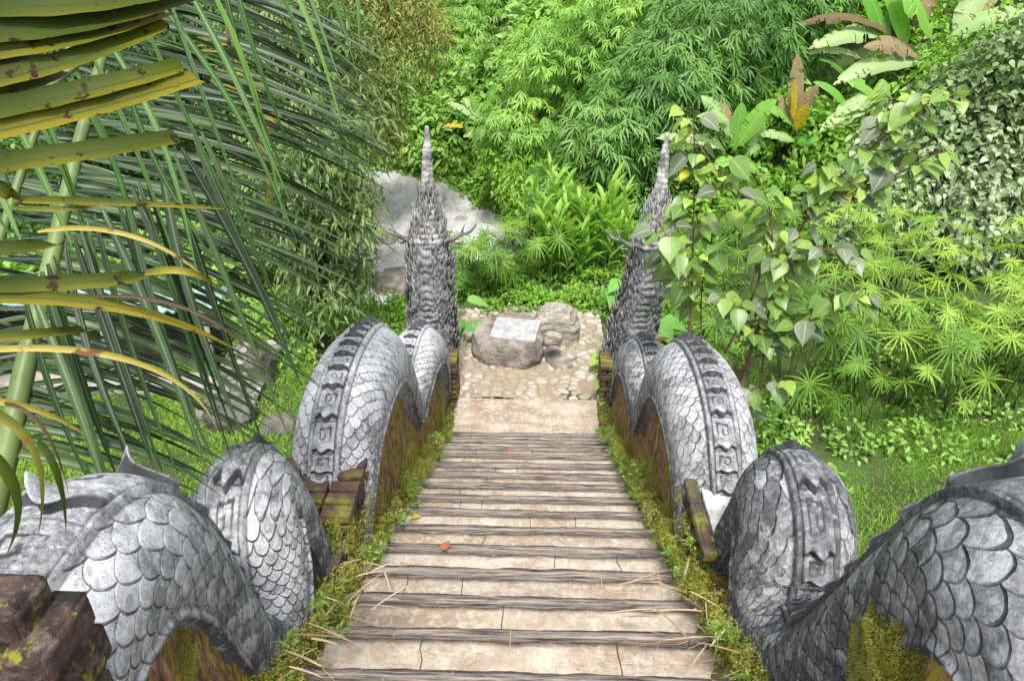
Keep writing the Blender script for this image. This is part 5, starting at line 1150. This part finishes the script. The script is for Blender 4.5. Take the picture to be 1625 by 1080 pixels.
for x0, x1, y0, y1, z0, z1 in [(-1.40, -.93, 2.98, 3.02, 2.0, 2.25), (-1.4, -.89, 2.5, 3.0, 2.09, 2.12), (-1.40, -.9, 2.48, 2.52, 1.8, 2.1), (1.0, 1.2, 3.08, 3.12, 1.9, 2.05), (.98, 1.3, 2.62, 3.1, 1.92, 1.95), (-.89, -.87, 2.5, 3.5, 1.7, 2.2), (.95, .97, 2.6, 3.6, 1.6, 2.05)]:
    m_ = 3500; P = np.stack([rng.uniform(x0, x1, m_), rng.uniform(y0, y1, m_), rng.uniform(z0, z1, m_)], 1); P = P[noise(P, 7, 2, 3) > .5]; m_ = len(P)
    lv.add(T_GRASS, P, rand_dirs(m_) + [0, -.5, 0], rand_dirs(m_), rng.uniform(.008, .022, m_), .005, rng.uniform(.1, .9, m_), .3)
o = lv.build('moss', M['moss']); tag(o, 'yellow-green moss clinging to walls, piers and step ends', 'moss', kind='stuff')
lv = LV()
for side, xi in ((-1, -.90), (1, .97)):
    for k in range(44):
        yy = rng.uniform(1.7, 7.7); zz = stair_z(yy) + rng.uniform(0, .25 if k % 3 == 0 else .04); m_ = 16; p = np.array([xi - side * rng.uniform(.0, .15), yy, zz + .03])
        d = unit(rand_dirs(m_) + [-side * .4, -.1, .7]); lv.add(T_OVAL, p + d * rng.uniform(.0, .05, m_)[:, None], d, rand_dirs(m_) + [0, 0, .8], rng.uniform(.015, .045, m_), .014, rng.uniform(.2, .9, m_), .3)
        lv.add(T_GRASS, np.repeat(p[None], 10, 0), unit(rand_dirs(10) + [-side * .6, 0, .8]), rand_dirs(10), rng.uniform(.05, .13, 10), .005, rng.uniform(.2, .8, 10), .5)
for u, v, y in [(500, 850, 2.95), (520, 880, 2.9), (495, 930, 2.75), (530, 930, 2.8), (1135, 880, 3.0), (1150, 930, 2.9), (1140, 960, 2.8), (1120, 930, 2.9), (1150, 860, 3.0), (490, 900, 2.85)]:
    c0 = at_y(u, v, y); m_ = 260; dd = rand_dirs(m_); p = c0 + dd * [.06, .05, .08]
    lv.add(T_SMALL, p, dd + [0, -.3, .3], rand_dirs(m_) + [0, -.5, .8], rng.uniform(.012, .030, m_), .011, rng.uniform(.1, .95, m_), .3)
o = lv.build('small_weeds', M['fern']); tag(o, 'small weeds and ferns rooted along the step ends', 'weeds', kind='stuff')
# straw and dead blades
lv = LV(); n = 620
x = rng.uniform(-.9, .9, n); x = np.where(rng.random(n) < .5, np.sign(x) * (.9 - np.abs(rng.normal(0, .16, n))), x); y = rng.uniform(1.3, 6.9, n) ** 1.0; y = 1.3 + (y - 1.3) * rng.random(n) ** .5
kz = np.floor((Y0 - y) / TR) * RI; P = np.stack([x, y, kz + .012 + .004], 1); a = rng.uniform(0, 6.283, n)
lv.add(T_GRASS, P, np.stack([np.cos(a), np.sin(a) * .4, rng.normal(0.05, .04, n)], 1), np.tile([0, 0, 1.], (n, 1)), rng.uniform(.03, .15, n), .0028, rng.random(n), .02)
for k in range(60):
    sd_ = -1 if k % 2 else 1; yy = rng.uniform(1.5, 2.9); zz = stair_z(yy) + rng.uniform(.06, .14); a = rng.uniform(0, 6.283)
    lv.add(T_LONG, [[sd_ * rng.uniform(.62, .92), yy, zz]], [[math.cos(a), math.sin(a) * .6, rng.normal() * .2]], [[0, 0, 1]], rng.uniform(.10, .26), rng.uniform(.004, .011), rng.random(), .15)
o = lv.build('leaf_litter', M['litter']); tag(o, 'thin straw and dead blades scattered over the steps', 'litter', kind='stuff')
def fallen(u, v, z, mat, label, sz, rot=0.):
    p = at_z(u, v, z); lv = LV(); lv.add(T_HEART, [p], [[math.cos(rot), math.sin(rot), .12]], [[0, .1, 1]], sz, sz * .8, .6, .05, -.1); o = lv.build('fallen_leaf', mat); tag(o, label, 'leaf', 'fallen leaves')
def step_top(y): return math.floor((Y0 - y) / TR) * RI
fallen(655, 820, step_top(3.9) + .02, M['yellow'], 'small yellow leaf on the left end of a step', .06)
M['redleaf'] = m_leaf('red_brown_leaf', [(.20, .05, .03), (.30, .09, .05), (.36, .14, .07)], .15, .6)
fallen(703, 870, step_top(3.3) + .02, M['redleaf'], 'curled red-brown leaf on a step left of centre', .07, 1.)
fallen(812, 717, step_top(5.55) + .02, M['redleaf'], 'tiny brown leaf on an upper middle step', .07, 2.)
fallen(505, 711, 2.285, M['redleaf'], 'brown leaf lying on top of the left brick pier', .10, .3)
fallen(1045, 540, 1.30, M['redleaf'], 'orange-brown leaf caught on the far hump of the right serpent', .12, .2)
